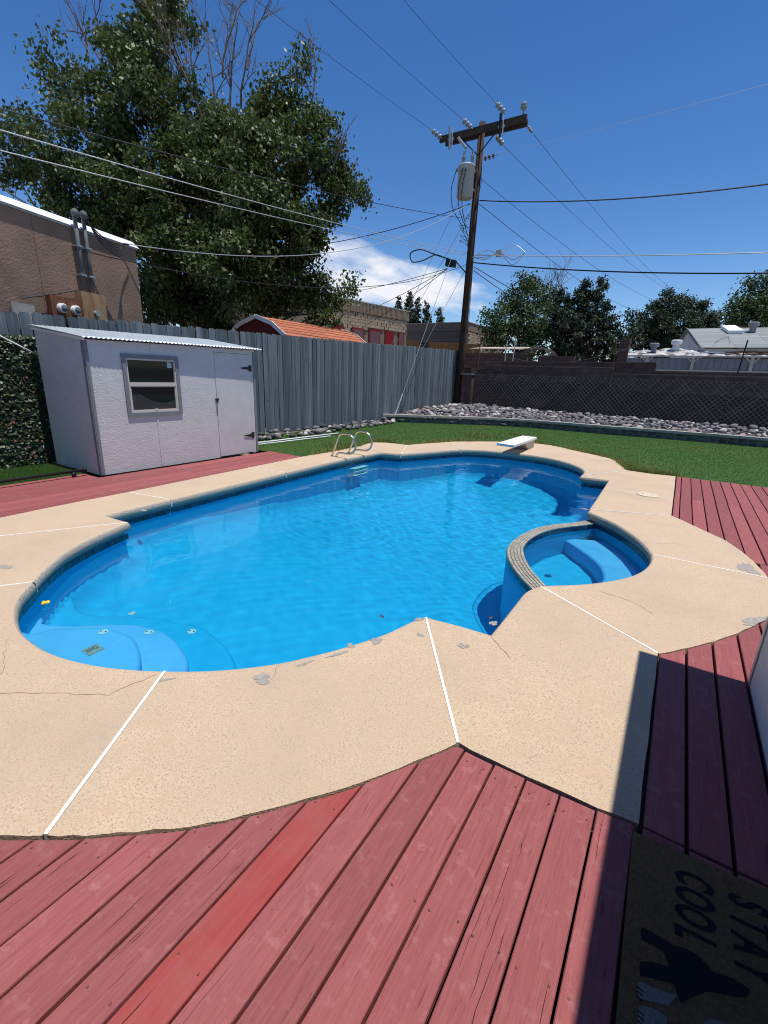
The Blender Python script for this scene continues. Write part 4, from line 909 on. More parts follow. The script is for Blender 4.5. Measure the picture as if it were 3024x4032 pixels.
# ------------------------------------------------------------ door mat and house wall on the right
mt = thing('door_mat', 'brown coir door mat printed STAY COOL lying in the house shade', 'door mat', (.5, 1.2, 0))
base = MB().prism([(.141, 1.659), (.165, .45), (.90, .47), (.88, 1.70)], .003, .014).build('coir', M['matbase'], mt)
def letters(word, x, y, pitch, size, sx):
    for ch in word:
        t = text(ch, size, sx, (x, y, .0152), R_(-90 + 3), M['matblack'], mt, 'letter', .0006, .004); y -= pitch
letters('COOL', .331, 1.572, .066, .150, .52); letters('STAY', .483, 1.585, .072, .150, .54)
ani = [(.192,1.304),(.202,1.316),(.275,1.312),(.317,1.325),(.349,1.320),(.381,1.302),(.424,1.314),(.465,1.311),(.457,1.285),(.408,1.258),(.36,1.235),(.30,1.165),(.283,1.205),(.200,1.172),(.198,1.211),(.270,1.243),(.254,1.276),(.196,1.275)]
MB().prism(smooth_loop(ani, 75, 3), .0145, .0155).build('print', M['matblack'], mt)
for P in ([(.194,1.148),(.202,1.155),(.248,1.164),(.292,1.178),(.271,1.138),(.200,1.111)], [(.201,1.091),(.211,1.100),(.240,1.110),(.268,1.110),(.268,1.05),(.204,1.045)]):
    MB().prism(P, .0145, .0157).build('print', M['matgrey'], mt)
    for k in range(3): q = P[0]; MB().prism([(q[0] + .0, q[1] - .008 - k * .012), (q[0] + .016, q[1] - .012 - k * .012), (q[0] + .015, q[1] - .016 - k * .012), (q[0], q[1] - .011 - k * .012)], .0156, .0162).build('print', M['matblack'], mt)
MB().prism(blob(.40, 1.10, .06, .085, 0, 3, 30, .05), .0145, .0156).build('print', M['matgrey'], mt)
hs = thing('house', 'white stucco house wall corner in shade at the right edge', 'house', (3, 0, 0))
HW = .628
MB().box(HW, HW + .18, 1.66, 3.095, .004, 2.50).build('wall', M['housewall'], hs); MB().box(HW, HW + .18, -4.0, .45, .004, 2.50).build('wall', M['housewall'], hs)
MB().box(HW, HW + .18, .45, 1.66, 2.08, 2.50).build('wall', M['housewall'], hs)
MB().box(HW + .18, 5.5, 2.915, 3.095, .004, 2.50).build('wall', M['housewall'], hs)
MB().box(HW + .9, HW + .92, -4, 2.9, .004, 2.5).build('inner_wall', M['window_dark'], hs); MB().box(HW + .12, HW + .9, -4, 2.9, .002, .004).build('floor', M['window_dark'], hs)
frame(HW + .02, HW + .12, .452, 1.658, .02, 2.078, .05, 'door_frame', M['white'], hs)
MB().box(HW - .02, 6, -4.1, 3.125, 2.502, 2.60).build('roof', M['white'], hs)
MB().box(-2.4, HW - .001, -4.0, -1.15, .004, 2.50).build('wall', M['housewall'], hs); MB().box(-2.5, HW - .021, -4.1, -1.05, 2.502, 2.60).build('roof', M['white'], hs); MB().box(-1.6, -.4, -1.149, -1.13, .9, 2.0).build('window', M['glass'], hs)  # unseen wing behind the camera, added to block sky light over the mat
MB().box(HW - .008, HW - .001, 3.06, 3.10, .01, 2.49).build('corner_trim', M['galv'], hs)

# ------------------------------------------------------------ utility pole
PX, PY = -9.08, 21.0
pole = thing('utility_pole', 'tall dark wooden utility pole with a crossarm behind the fence end', 'utility pole', (PX, PY, 0))
MB().tube([(PX - .10, PY, 0), (PX - .06, PY, 3), (PX - .02, PY, 7), (PX + .05, PY, 11.75)], .185, 14, .135).build('shaft', M['pole'], pole, True)
arm = MB().box(-10.85, -7.12, PY - .24, PY - .14, 11.32, 11.55).build('crossarm', M['xarm'], pole); MB().box(-10.75, -7.2, PY + .14, PY + .24, 11.32, 11.55).build('crossarm', M['xarm'], pole)
for s in (-1, 1): MB().bar((PX + .03, PY - .17, 10.55), (PX + .03 + s * .85, PY - .19, 11.34), .03, .04).build('brace', M['black'], pole)
def insul(p, d, n, m, name='insulator', r=.105, step=.18):
    d = Vector(d).normalized(); p = Vector(p); o = MB().tube([p, p + d * (step * (n + 1.2))], .02, 6).build(name, M['galv'], pole)
    for k in range(n): MB().lathe([(.03, -.05), (r, -.015), (r * 1.05, .0), (r * .6, .025), (.03, .04)], p + d * (step * (k + 1)), 12, tuple(d)).build('disc', m, o, True)
    return p + d * (step * (n + 1.2))
E1 = insul((-8.0, PY - .2, 11.75), (-.5, -1.6, .35), 3, M['porcelain']); E2 = insul((-9.35, PY - .25, 11.5), (-.45, -1.6, .3), 3, M['porcelain']); E3 = insul((-10.75, PY - .2, 11.45), (-.5, -1.6, .3), 3, M['porcelain'])
E4 = insul((-7.2, PY + .24, 11.35), (.28, 1.6, -.25), 3, M['porcelain'], 'insulator', .06, .12); E5 = insul((-8.5, PY + .24, 11.3), (.25, 1.6, -.3), 3, M['porcelain']); E6 = insul((PX + .15, PY, 10.45), (1, -.05, .06), 3, M['porcelaindark'], 'insulator', .10, .17)
o = MB().lathe([(.03, 0), (.03, .16), (.11, .2), (.14, .26), (.09, .30), (.13, .34), (.06, .42)], (-7.28, PY - .19, 11.55), 12).build('pin_insulator', M['porcelain'], pole, True)
for x in (-10.35, -8.15):
    dk = M['porcelain'] if x < -10 else M['black']
    o = MB().tube([(x, PY - .32, 11.75), (x + .06, PY - .36, 10.95)], .05, 8).build('fuse_cutout', dk, pole); MB().tube([(x + .10, PY - .30, 11.7), (x + .17, PY - .36, 10.98)], .025, 6).build('fuse_tube', M['galv'], o)
    MB().box(x - .06, x + .18, PY - .32, PY - .24, 11.28, 11.36).build('bracket', M['galv'], o)
o = MB().tube([(-9.95, PY - .28, 11.3), (-9.55, PY - .3, 10.85)], .055, 8).build('arrester', M['porcelain'], pole)
tr = thing('transformer', 'grey cylindrical transformer can hung on the utility pole', 'transformer', (-9.42, 20.68, 9.0))
MB().lathe([(.30, 0), (.345, .05), (.345, 1.12), (.36, 1.13), (.36, 1.18), (.30, 1.22)], (-9.42, 20.62, 8.98), 28).build('tank', M['tank'], tr, True)
for x, y, h in ((-9.55, 20.55, .5), (-9.2, 20.62, .5), (-9.62, 20.7, .35)):
    o = MB().tube([(x, y, 10.19), (x + .02, y, 10.19 + h)], .06, 8, .045).build('bushing', M['porcelain'], tr)
    for k in range(4): MB().lathe([(.05, 0), (.085, .015), (.05, .04)], (x, y, 10.22 + k * .08), 10).build('fin', M['porcelain'], o)
for x in (-9.68, -9.5, -9.32): MB().box(x - .05, x + .05, 20.22, 20.30, 9.9, 10.0).build('terminal', M['galv'], tr)
for z in (9.25, 9.95): MB().box(-9.2, -9.08, 20.7, 20.87, z, z + .1).build('hanger', M['galv'], tr)
mb = MB()
for x0, x1, z1, b in ((-9.78, -9.45, 7.9, .25), (-9.5, -9.3, 8.0, .1), (-9.35, -9.25, 7.6, .05)):
    mb.tube(arc_smooth([(x0 + .1, 20.22, 9.95), (x0 - b * .3, 20.2, 9.3), (x0, 20.3, 8.6), (x1 - .1, 20.7, 8.1), (x1, 20.85, z1)], 5), .016, 5)
mb.build('lead', M['wire'], tr)
mb = MB(); lp_ = random.Random(8)
for k in range(5):
    a, b, z = lp_.uniform(-.5, -.15), lp_.uniform(-.35, .1), lp_.uniform(7.3, 8.9)
    mb.tube(arc_smooth([(PX - .1, PY - .2, z), (PX + a, PY - .35, z + lp_.uniform(-.1, .2)), (PX + b, PY - .4, z - lp_.uniform(.3, .9)), (PX - .05, PY - .2, z - lp_.uniform(.7, 1.3))], 5), .010, 5)
mb.tube([(PX + .17, PY - .1, 7.0), (PX + .22, PY - .15, 5.2), (PX + .2, PY - .1, 3.8)], .012, 5); mb.tube([(PX + .2, PY - .1, 10.3), (PX + .27, PY - .12, 9.6), (PX + .15, PY - .1, 8.9)], .01, 5)
mb.build('jumper_cables', M['wire'], pole)
sp = thing('splice_box', 'black cable splice box hanging on the line left of the pole', 'splice box', (-9.75, 20.5, 6.4)); MB().obox((-9.78, 20.5, 6.52), (.19, .05, -.03), (0, .11, 0), (.02, 0, .14)).build('case', M['black'], sp)
mb = MB().tube(arc_smooth([(-9.6, 20.6, 6.6), (-10.4, 20.2, 6.85), (-11.0, 19.9, 7.05), (-11.4, 19.7, 6.9), (-11.3, 19.7, 6.55), (-10.9, 19.9, 6.60), (-10.45, 20.18, 6.84), (-10.2, 20.3, 6.80)], 5), .027, 6); mb.tube(arc_smooth([(-9.55, 20.6, 6.55), (-9.3, 20.7, 6.3), (-9.12, 20.75, 6.15), (-9.1, 20.8, 6.5)], 5), .027, 6); mb.build('looped_cable', M['wire'], sp)
sb = thing('junction_box', 'small beige junction box on the wires right of the pole', 'junction box', (-7.75, 20.9, 6.6)); MB().box(-7.86, -7.62, 20.82, 20.95, 6.68, 6.92).build('case', M['cream'], sb)
mb = MB()
for z, a in ((6.95, .3), (6.7, -.25), (6.62, -.45)): mb.tube(arc_smooth([(PX + .15, 20.85, 6.75), (-8.3, 20.85, z), (-7.7, 20.85, 6.8), (-7.1, 20.85, 6.75 + a), (-6.6, 20.85, 6.72)], 5), .014, 5)
mb.build('loose_wire', M['wirelit'], sb)
def wire(label, pts, r=.014, m='wire', name='power_line'): return tag(MB().tube(pts, r, 5).build(name, M[m]), label, 'wire', 'overhead wires at the utility pole')
wire('thin overhead line leaving the near end of the crossarm', catenary(E1, (-8.3, -28, 12.2), 1.4), .006); wire('thin overhead line leaving the middle of the crossarm', catenary(E2, (-9.9, -28, 12.0), 1.4), .006); wire('thin overhead line leaving the far left end of the crossarm', catenary(E3, (-11.6, -28, 11.8), 1.4), .006)
wire('thin line running off behind from the right insulator', catenary(E4, (-2.2, 60, 10.63), .5), .009); wire('thin line running off behind from the middle insulator', catenary(E5, (-2.9, 60, 10.99), .5), .009)
wire('thin line running off behind from the pole side', catenary((PX, PY + .2, 9.9), (-4.47, 60, 10.29), .5), .011); wire('neutral line sloping down behind the dark trees', catenary((PX + .1, PY + .2, 8.9), (-6.78, 60, 9.59), .4), .013)
wire('thin line to the right from the dark insulator string', catenary(E6, (6, 17.5, 9.6), .1), .005, 'wirelit')
def through(a, b, ext=1.6): a, b = Vector(a), Vector(b); return a + (b - a) * ext
wire('dark twisted service cable crossing the sky to the right', catenary((PX + .2, PY, 8.95), through((PX + .2, PY, 8.95), (.9, 19.9, 8.07), 1.5), .45), .022)
wire('upper grey cable to the right at mid pole', catenary((PX + .2, PY - .1, 6.85), through((PX + .2, PY - .1, 6.85), (1.33, 19.5, 5.82), 1.5), .15), .018, 'wirelit'); wire('lower dark cable to the right at mid pole', catenary((PX + .2, PY - .1, 6.55), through((PX + .2, PY - .1, 6.55), (1.42, 19.5, 5.37), 1.5), .3), .024)
wire('upper dark cable crossing before the big tree', catenary((PX - .1, PY - .2, 8.25), through((PX - .1, PY - .2, 8.25), (-8.9, 3.68, 5.57), 1.7), .5), .010)
wire('bright aluminium cable crossing before the big tree', catenary((PX - .1, PY - .2, 6.95), through((PX - .1, PY - .2, 6.95), (-8.9, 3.61, 5.15), 1.7), .35), .009, 'wirelit'); wire('lower bright cable crossing before the big tree', catenary((PX - .1, PY - .25, 6.85), through((PX - .1, PY - .25, 6.85), (-8.9, 3.57, 4.89), 1.7), .35), .008, 'wirelit')
wire('service drop running from the brown building to the pole', catenary((-10.6, 5.95, 4.12), (PX - .15, PY - .2, 8.85), .95), .010, 'wirelit'); wire('dark service drop leaving left into the big tree', catenary((PX - .15, PY - .1, 8.85), (-18, 16, 6.8), .4), .016)
wire('thin line from the brown building wall towards the pole', catenary((-10.3, 5.0, 3.75), (PX - .15, PY - .1, 6.5), .8), .010)
for k, (e, lab) in enumerate((((-22, 26, 6.6), 'low line leaving left over the brick building'), ((-20, 27, 5.4), 'low line sloping left to the brick building roof'), ((-18.5, 26, 4.6), 'lowest line sloping left to the brick building'))): wire(lab, catenary((-9.95, 20.6, 6.35), e, .15), .014)
wire('upper drop sloping right into the leafy tree', catenary((PX + .2, PY, 6.4), (-5.0, 34, 4.6), .15), .016); wire('lower drop sloping right into the leafy tree', catenary((PX + .2, PY, 6.25), (-7.2, 33, 5.0), .15), .016)
def guy(lab, a, b, grd=None):
    t = thing('guy_wire', lab, 'guy wire', b, 'guy wires of the utility pole'); MB().tube([a, b], .009, 5).build('strand', M['galv'], t)
    if grd: A_, B_ = Vector(a), Vector(b); MB().tube([B_, B_.lerp(A_, grd)], .03, 6).build('guard', M['yellow' if grd > .15 else 'galv'], t)
guy('guy wire anchored in front of the board fence', (PX - .05, PY - .15, 9.0), (-9.02, 14.9, .12), .1)
guy('guy wire with yellow guard anchored beyond the fence', (PX - .1, PY - .1, 8.6), (-13.6, 19.2, .1), .32)
guy('plain guy wire anchored beyond the fence', (PX - .1, PY - .1, 10.2), (-12.9, 18.3, .1))
guy('short guy wire ending behind the fence', (PX - .1, PY - .1, 6.4), (-10.9, 17.5, .1))

# ------------------------------------------------------------ brown building behind the fence
bb = thing('brown_building', 'brown stucco building with a white roof edge behind the fence', 'building', (-11, 4, 0))
DBx, DBy = math.sin(R_(-16.9)), math.cos(R_(-16.9)); NBx, NBy = DBy, -DBx
def BP(s, off, z): return (-10.75 + DBx * s + NBx * off, 6.5 + DBy * s + NBy * off, z)
def bbox(s0, s1, o0, o1, z0, z1, name, m, par): return MB().add([BP(s, o_, z) for z in (z0, z1) for s, o_ in ((s0, o0), (s1, o0), (s1, o1), (s0, o1))], [(3, 2, 1, 0), (4, 5, 6, 7), (0, 1, 5, 4), (1, 2, 6, 5), (2, 3, 7, 6), (3, 0, 4, 7)]).build(name, m, par)
bbox(-5.2, 0, -8, 0, 0, 4.13, 'wall', M['stucco'], bb); MB().add([BP(-5.25, -8, 4.132), BP(.05, -8, 4.132), BP(.05, .06, 4.132), BP(-5.25, .06, 4.132), BP(-5.25, -8, 4.27), BP(.05, -8, 4.27), BP(.05, -.10, 4.27), BP(-5.25, -.10, 4.27)], [(0, 1, 2, 3), (7, 6, 5, 4), (3, 2, 6, 7), (2, 1, 5, 6), (1, 0, 4, 5), (0, 3, 7, 4)]).build('roof_edge', M['coping'], bb); bbox(-5.2, .03, -8, .028, 4.10, 4.131, 'drip_edge', M['galv'], bb)
bbox(-2.345, -2.338, .001, .004, .2, 4.1, 'seam', M['rust'], bb)
for s, z1 in ((-1.55, 4.34), (-1.36, 4.36)):
    c = MB().tube([BP(s, .10, 2.95), BP(s, .10, z1)], .037, 10).build('conduit', M['conduit'], bb, True); MB().lathe([(.05, -.06), (.07, 0), (.06, .05), (.02, .08)], BP(s, .12, z1), 12).build('weatherhead', M['conduit'], c, True)
    for z in (3.3, 3.8): MB().add([BP(s + a, o_, z + q) for q in (-.015, .015) for a, o_ in ((-.06, .002), (.06, .002), (.06, .145), (-.06, .145))], [(3, 2, 1, 0), (4, 5, 6, 7), (0, 1, 5, 4), (1, 2, 6, 5), (2, 3, 7, 6), (3, 0, 4, 7)]).build('strap', M['galv'], c)
mbx = bbox(-2.32, -1.70, .001, .12, 2.35, 2.84, 'meter_box', M['rust'], bb)
bbox(-2.015, -2.005, .121, .124, 2.36, 2.83, 'seam', M['black'], mbx)
pn = bbox(-1.695, -1.15, .001, .16, 2.1, 3.0, 'service_panel', M['rustpanel'], bb)
for s in (-2.14, -1.86):
    o = MB().lathe([(.085, 0), (.085, .07), (.07, .08)], BP(s, .121, 2.63), 18, (NBx, NBy, 0)).build('meter', M['white'], bb); MB().lathe([(.06, 0), (.055, .03), (.02, .045)], BP(s, .203, 2.63), 16, (NBx, NBy, 0)).build('dial', M['meter'], o)
MB().lathe([(.05, 0), (.05, .05)], BP(-1.42, .161, 2.63), 14, (NBx, NBy, 0)).build('knob', M['galv'], pn)
mb = MB()
for k in range(4): mb.tube(arc_smooth([BP(-1.36 + .02 * k, .14, 4.30), BP(-1.15, .25, 4.08 - .05 * k), BP(-.85 + .05 * k, .3, 3.95 - .06 * k), BP(-.6, .2, 4.05), BP(-.3, .12, 4.13)], 5), .011, 5)
mb.tube(arc_smooth([BP(-1.75, .13, 3.0), BP(-2.2, .08, 2.86), BP(-2.8, .06, 2.70)], 4), .012, 5); mb.build('loose_cables', M['wire'], bb)
bbox(-3.0, -2.6, .02, .06, 2.2, 2.62, 'board', M['cap'], bb)

# ------------------------------------------------------------ barn shed with orange roof
barn = thing('barn_shed', 'dark red barn-shaped shed with an orange shingled gambrel roof behind the fence', 'shed', (-11.65, 12.9, 0))
G = [(-12.91, 2.78), (-12.40, 3.08), (-11.65, 3.29), (-10.97, 3.08), (-10.40, 2.70)]
MB().add([(x, y, z) for y in (10.8, 15.0) for x, z in [(-12.85, 0), (-12.85, 2.72)] + [(x, z - .04) for x, z in G[1:4]] + [(-10.46, 2.66), (-10.46, 0)]],
         [tuple(range(6, -1, -1)), tuple(range(7, 14))] + [(i, i + 1, i + 8, i + 7) for i in range(6)]).build('wall', M['redwall'], barn)
for q in range(4):
    (x0, z0), (x1, z1) = G[q], G[q + 1]; nrow = 2 if q in (1, 2) else 4
    for r in range(nrow):
        a, b = r / nrow, (r + 1) / nrow; p0 = Vector((x0 + (x1 - x0) * a, 0, z0 + (z1 - z0) * a)); p1 = Vector((x0 + (x1 - x0) * b, 0, z0 + (z1 - z0) * b))
        up_first = z1 > z0; d = (p1 - p0); nrm = Vector((-d.z, 0, d.x)).normalized(); nrm = nrm if nrm.z > 0 else -nrm
        lo_p, hi_p = (p0, p1) if up_first else (p1, p0); lo_p = lo_p + nrm * .016; hi_p = hi_p + nrm * .004
        m8 = 6
        for k in range(m8):
            ya, yb = 10.72 + 4.36 * k / m8 + .004, 10.72 + 4.36 * (k + 1) / m8 - .004
            MB().add([(lo_p.x, ya, lo_p.z), (lo_p.x, yb, lo_p.z), (hi_p.x, yb, hi_p.z), (hi_p.x, ya, hi_p.z), (lo_p.x - nrm.x * .03, ya, lo_p.z - nrm.z * .03), (lo_p.x - nrm.x * .03, yb, lo_p.z - nrm.z * .03), (hi_p.x, yb, hi_p.z - .02), (hi_p.x, ya, hi_p.z - .02)],
                     [(0, 1, 2, 3), (7, 6, 5, 4), (0, 4, 5, 1), (1, 5, 6, 2), (2, 6, 7, 3), (3, 7, 4, 0)]).build('shingle', M['orange'], barn)
for y in (10.70, 15.10):
    for q in range(4): MB().bar((G[q][0], y, G[q][1] - .02), (G[q + 1][0], y, G[q + 1][1] - .02), .03, .12, (0, 1, 0) if False else (0, 0, 1)).build('rake_trim', M['white'], barn)

# ------------------------------------------------------------ brick buildings
b1 = thing('brick_building', 'tan stone building with red windows and a ribbed roof fascia', 'building', (-17.9, 26, 0))
D1x, D1y = math.sin(R_(8.289)), math.cos(R_(8.289)); N1x, N1y = D1y, -D1x
def Q1(s, off, z): return (-17.33 + D1x * s + N1x * off, 29.92 + D1y * s + N1y * off, z)
def q1box(s0, s1, o0, o1, z0, z1, name, m, par): return MB().add([Q1(s, o_, z) for z in (z0, z1) for s, o_ in ((s0, o0), (s1, o0), (s1, o1), (s0, o1))], [(3, 2, 1, 0), (4, 5, 6, 7), (0, 1, 5, 4), (1, 2, 6, 5), (2, 3, 7, 6), (3, 0, 4, 7)]).build(name, m, par)
q1box(-12, 0, -9, -.03, 0, 5.4, 'wall', M['stonemortar'], b1)
q1box(-12.1, .1, -9, .06, 5.36, 5.96, 'fascia', M['fascia'], b1); q1box(-12.15, .15, -9, .1, 5.961, 6.02, 'roof_edge', M['cap'], b1)
rib = MB().box(-.03, .03, -.02, .02, -.28, .28).mesh('fascia_rib', M['fascia'])
for k in range(78): inst('fascia_rib', rib, b1, Q1(-.1 - k * .13, .075, 5.66), (0, 0, R_(-8.289) + 1.5708))
wins = [(-.96, -.10 - .25, 4.55, 0), (-2.35, -1.45, 4.52, 1), (-3.95, -2.85, 4.5, 0), (-5.5, -4.45, 4.46, 0), (-7.1, -6.2, 4.45, 1)]
def inwin(s0, s1, z): return any(s1 > a - .06 and s0 < b + .06 and z < t + .08 for a, b, t, _ in wins)
stn = [MB().box(-.22, .22, -.03, .035, -.088, .088).mesh('stone', M['stone']), MB().box(-.16, .16, -.03, .05, -.088, .088).mesh('stone', M['stone'])]
cnt = 0
for r in range(12):
    z = 5.24 - r * .19; s = -.24 - (r % 2) * .2
    while s > -8.6 and cnt < 300:
        if not inwin(s - .2, s + .2, z + .09): inst('stone', stn[(r + cnt) % 2 if rnd.random() < .3 else 0], b1, Q1(s, 0, z), (0, 0, R_(-8.289) + 1.5708)); cnt += 1
        s -= .455
for a, b, t, red in wins:
    f = q1box(a, b, .0, .05, 2.4, t, 'window', M['redpaint'], b1)
    q1box(a + .1, b - .1, .051, .055, 2.5, t - .1, 'pane', M['redpaint'] if red else M['pane'], f)
b2 = thing('brick_building', 'low brown brick building beyond the cedar fence', 'building', (-20, 44, 0))
def xb(x0, x1, y0, y1, z0, z1, n, m, par): return MB().box(x0, x1, y0, y1, z0, z1).build(n, m, par)
xb(-25.5, -17.0, 40.0, 50, 0, 5.65, 'wall', M['brown'], b2); xb(-25.6, -16.95, 39.94, 50, 5.66, 6.33, 'fascia', M['brown'], b2); xb(-25.7, -16.9, 39.9, 50, 6.331, 6.40, 'roof_edge', M['cap'], b2)
crs = MB().box(-4.25, 4.25, -.02, .02, -.085, .085).mesh('course', M['brown'])
for r in range(12): inst('course', crs, b2, (-21.25, 39.985, 5.5 - r * .2))
for r in range(14):
    for k in range(4): MB().box(-16.999, -16.95, 40.05 + k * 1.0 + (r % 2) * .3, 40.98 + k * 1.0 + (r % 2) * .3, 5.4 - r * .2, 5.57 - r * .2).build('stone', M['stone'], b2)
cf = thing('cedar_fence', 'orange cedar board fence in front of the low brown building', 'fence', (-19, 37.9, 0))
cb = MB().box(-.085, .085, -.012, .012, 0, 4.55).mesh('picket', M['cedar'])
for k in range(40):
    x = -22.0 + k * .18
    if -20.62 < x < -19.75: continue
    inst('picket', cb, cf, (x, 38 + rnd.uniform(-.01, .01), 0), (0, 0, 0), (1, 1, 1.045 - (x + 22) * .0115))
xb(-22, -14.9, 38.03, 38.08, 1, 1.1, 'rail', M['cedar'], cf)
gt = thing('iron_gate', 'black barred iron gate set in the cedar fence', 'gate', (-20.2, 37.95, 0))
for k in range(8): MB().tube([(-20.6 + k * .115, 37.95, .1), (-20.6 + k * .115, 37.95, 4.6)], .022, 5).build('bar', M['black'], gt)
for z in (.4, 2.5, 4.45): MB().box(-20.65, -19.75, 37.93, 37.97, z, z + .06).build('rail', M['black'], gt)

# ------------------------------------------------------------ things behind the block walls
bk = thing('block_wall', 'short brown block wall right behind the utility pole', 'wall', (-9, 25, 0))
MB().box(-10.9, -7.4, 25.05, 25.2, 0, 3.0).build('wall_core', M['blockmortar'], bk)
for r in range(4):
    for k in range(9): MB().box(-10.9 + k * .39 + (r % 2) * .19, -10.52 + k * .39 + (r % 2) * .19, 25.0, 25.25, 2.83 - r * .2, 3.02 - r * .2).build('block', M['block'], bk)
for k in range(5): MB().box(-6.75 + k * .36, -6.4 + k * .36, 25.4, 25.6, 2.72, 2.92).build('block', M['block'], bk)
MB().box(-6.75, -4.95, 25.42, 25.58, 0, 2.715).build('wall_core', M['block'], bk)
ca = thing('carport', 'low pale sheet-roofed shelter with an arched mesh end behind the walls', 'shelter', (-9, 27.5, 0))
MB().add([(-11.3, 27.0, 3.38), (-8.3, 27.0, 3.36), (-7.9, 29.5, 3.62), (-11.3, 29.5, 3.62), (-11.3, 27.0, 3.33), (-8.3, 27.0, 3.31), (-7.9, 29.5, 3.57), (-11.3, 29.5, 3.57)], [(0, 1, 2, 3), (7, 6, 5, 4), (0, 4, 5, 1), (1, 5, 6, 2), (2, 6, 7, 3), (3, 7, 4, 0)]).build('roof', M['tarp'], ca)
for x in (-11.1, -8.6): MB().box(x - .04, x + .04, 27.1, 27.18, 0, 3.32).build('post', M['galv'], ca)
for k in range(5):
    y = 27.2 + k * .5; MB().tube([(-8.4 + 1.0 * (1 - math.cos(a * 3.1416 / 10)) , y, 2.2 + 1.3 * math.sin(a * 3.1416 / 10)) for a in range(11)], .03, 5).build('hoop', M['net'], ca)
for k in range(9):
    a = (k + 1) * 3.1416 / 10; MB().tube([(-8.4 + 1.0 * (1 - math.cos(a)), 27.2, 2.2 + 1.3 * math.sin(a)), (-8.4 + 1.0 * (1 - math.cos(a)), 29.2, 2.2 + 1.3 * math.sin(a))], .018, 5).build('mesh_wire', M['net'], ca)
for x, z1, lab in ((-7.95, 3.55, 'left thin white pole behind the block wall'), (-7.55, 3.75, 'right thin white pole behind the block wall')): tag(MB().tube([(x, 23.7, 2.0), (x + .03, 23.7, z1)], .03, 6).build('thin_pole', M['cream']), lab, 'pole', 'thin white poles behind the wall')
pr = thing('brick_pier', 'narrow brown brick pier between the dark trees and the white shed', 'pier', (-2.75, 26, 0))
for r in range(18): MB().box(-3.12 + (r % 2) * .02, -2.68 + (r % 2) * .02, 26, 26.4, r * .21, r * .21 + .2).build('block', M['block'], pr)

# far house
fh = thing('far_house', 'house with pale grey shingled gable roof beyond the block wall', 'house', (4, 34, 0))
E1_, R1_ = Vector((.35, 31, 3.68)), Vector((-.52, 35, 5.02)); rows = 24; Lr = 12.0
MB().add([(.5, 31.3, 0), (-.45, 35, 0), (-.45, 35, 4.9), (.5, 31.3, 3.62), (12, 31.3, 0), (12, 35, 0), (12, 35, 4.9), (12, 31.3, 3.62), (-1.3, 38.6, 0), (-1.3, 38.6, 3.6)], [(0, 4, 7, 3), (0, 3, 2, 1), (1, 2, 9, 8)]).build('wall', M['white'], fh)
for r in range(rows):
    a = E1_.lerp(R1_, r / rows); b = E1_.lerp(R1_, (r + 1) / rows); ntab = 8
    for k in range(ntab):
        xo = Lr * k / ntab; xw = Lr / ntab - .012; j = rnd.uniform(-.004, .004)
        MB().add([(a.x + xo, a.y, a.z + .016 + j), (a.x + xo + xw, a.y, a.z + .016 + j), (b.x + xo + xw, b.y, b.z + .004), (b.x + xo, b.y, b.z + .004), (a.x + xo, a.y, a.z - .01), (a.x + xo + xw, a.y, a.z - .01)], [(0, 1, 2, 3), (0, 4, 5, 1), (0, 3, 4), (1, 5, 2)]).build('shingle', M['shingle'], fh)
MB().add([(R1_.x, 35.01, R1_.z), (R1_.x + Lr, 35.01, R1_.z), (-1.4 + Lr, 39, 3.65), (-1.4, 39, 3.65)], [(0, 1, 2, 3)]).build('roof', M['shingle'], fh)
MB().bar(E1_ + Vector((-.06, 0, -.03)), R1_ + Vector((-.06, 0, -.03)), .05, .16).build('rake_trim', M['shedtrim'], fh); MB().bar(R1_ + Vector((-.06, 0, -.03)), (-1.45, 39, 3.6), .05, .16).build('rake_trim', M['shedtrim'], fh)
def roofpt(x, f, up=0): p = E1_.lerp(R1_, f); return Vector((x, p.y, p.z + up))
sk = MB().add([tuple(roofpt(x, f, u)) for u in (.04, .2) for x, f in ((1.45, .66), (2.15, .66), (1.75, .96), (1.1, .96))], [(3, 2, 1, 0), (4, 5, 6, 7), (0, 1, 5, 4), (1, 2, 6, 5), (2, 3, 7, 6), (3, 0, 4, 7)]).build('skylight', M['white'], fh)
def turbine(x, y, z, par, m, s=1.0):
    o = MB().lathe([(.13 * s, 0), (.13 * s, .28 * s)], (x, y, z), 12).build('vent', m, par); MB().lathe([(.14 * s, .24 * s), (.20 * s, .26 * s), (.21 * s, .40 * s), (.16 * s, .43 * s), (.02, .44 * s)], (x, y, z), 16).build('vent_cap', m, o)
turbine(2.55, 34.0, 4.68, fh, M['greypanel'], 1.25)
MB().tube([(.95, 35.2, 5.12), (2.1, 35.2, 5.10)], .03, 5).build('antenna', M['black'], fh)
mb = MB().tube(arc_smooth([(1.5, 33, 4.4), (1.2, 32.6, 4.3), (.9, 31.8, 4.0), (.85, 31.2, 3.75)], 5), .018, 5); mb.tube([(1.5, 33.1, 4.42), (1.55, 31.6, 3.9)], .018, 5); mb.build('cable', M['greypanel'], fh)
pc = thing('patio_cover', 'grey panelled lean-to with cream posts and torn white roofing', 'lean-to', (1, 30, 0))
xs = np.linspace(-3.2, 9, 62); ys = np.linspace(30.0, 31.9, 12); rq = np.random.default_rng(3); mb = MB()
for y in ys:
    for x in xs:
        f = (y - 30) / 1.9; z = 3.22 + .38 * f + (rq.normal(0, .035) + .10 * max(0, math.sin(x * 2.1 + y * 1.7)) * f) * (1 if 0 < f < 1 else .3); mb.v.append((x + .4 * f * (x < -2.9), y, z))
mb.f = [(j * 62 + i, j * 62 + i + 1, (j + 1) * 62 + i + 1, (j + 1) * 62 + i) for j in range(11) for i in range(61)]; mb.build('roof', M['junk'], pc)
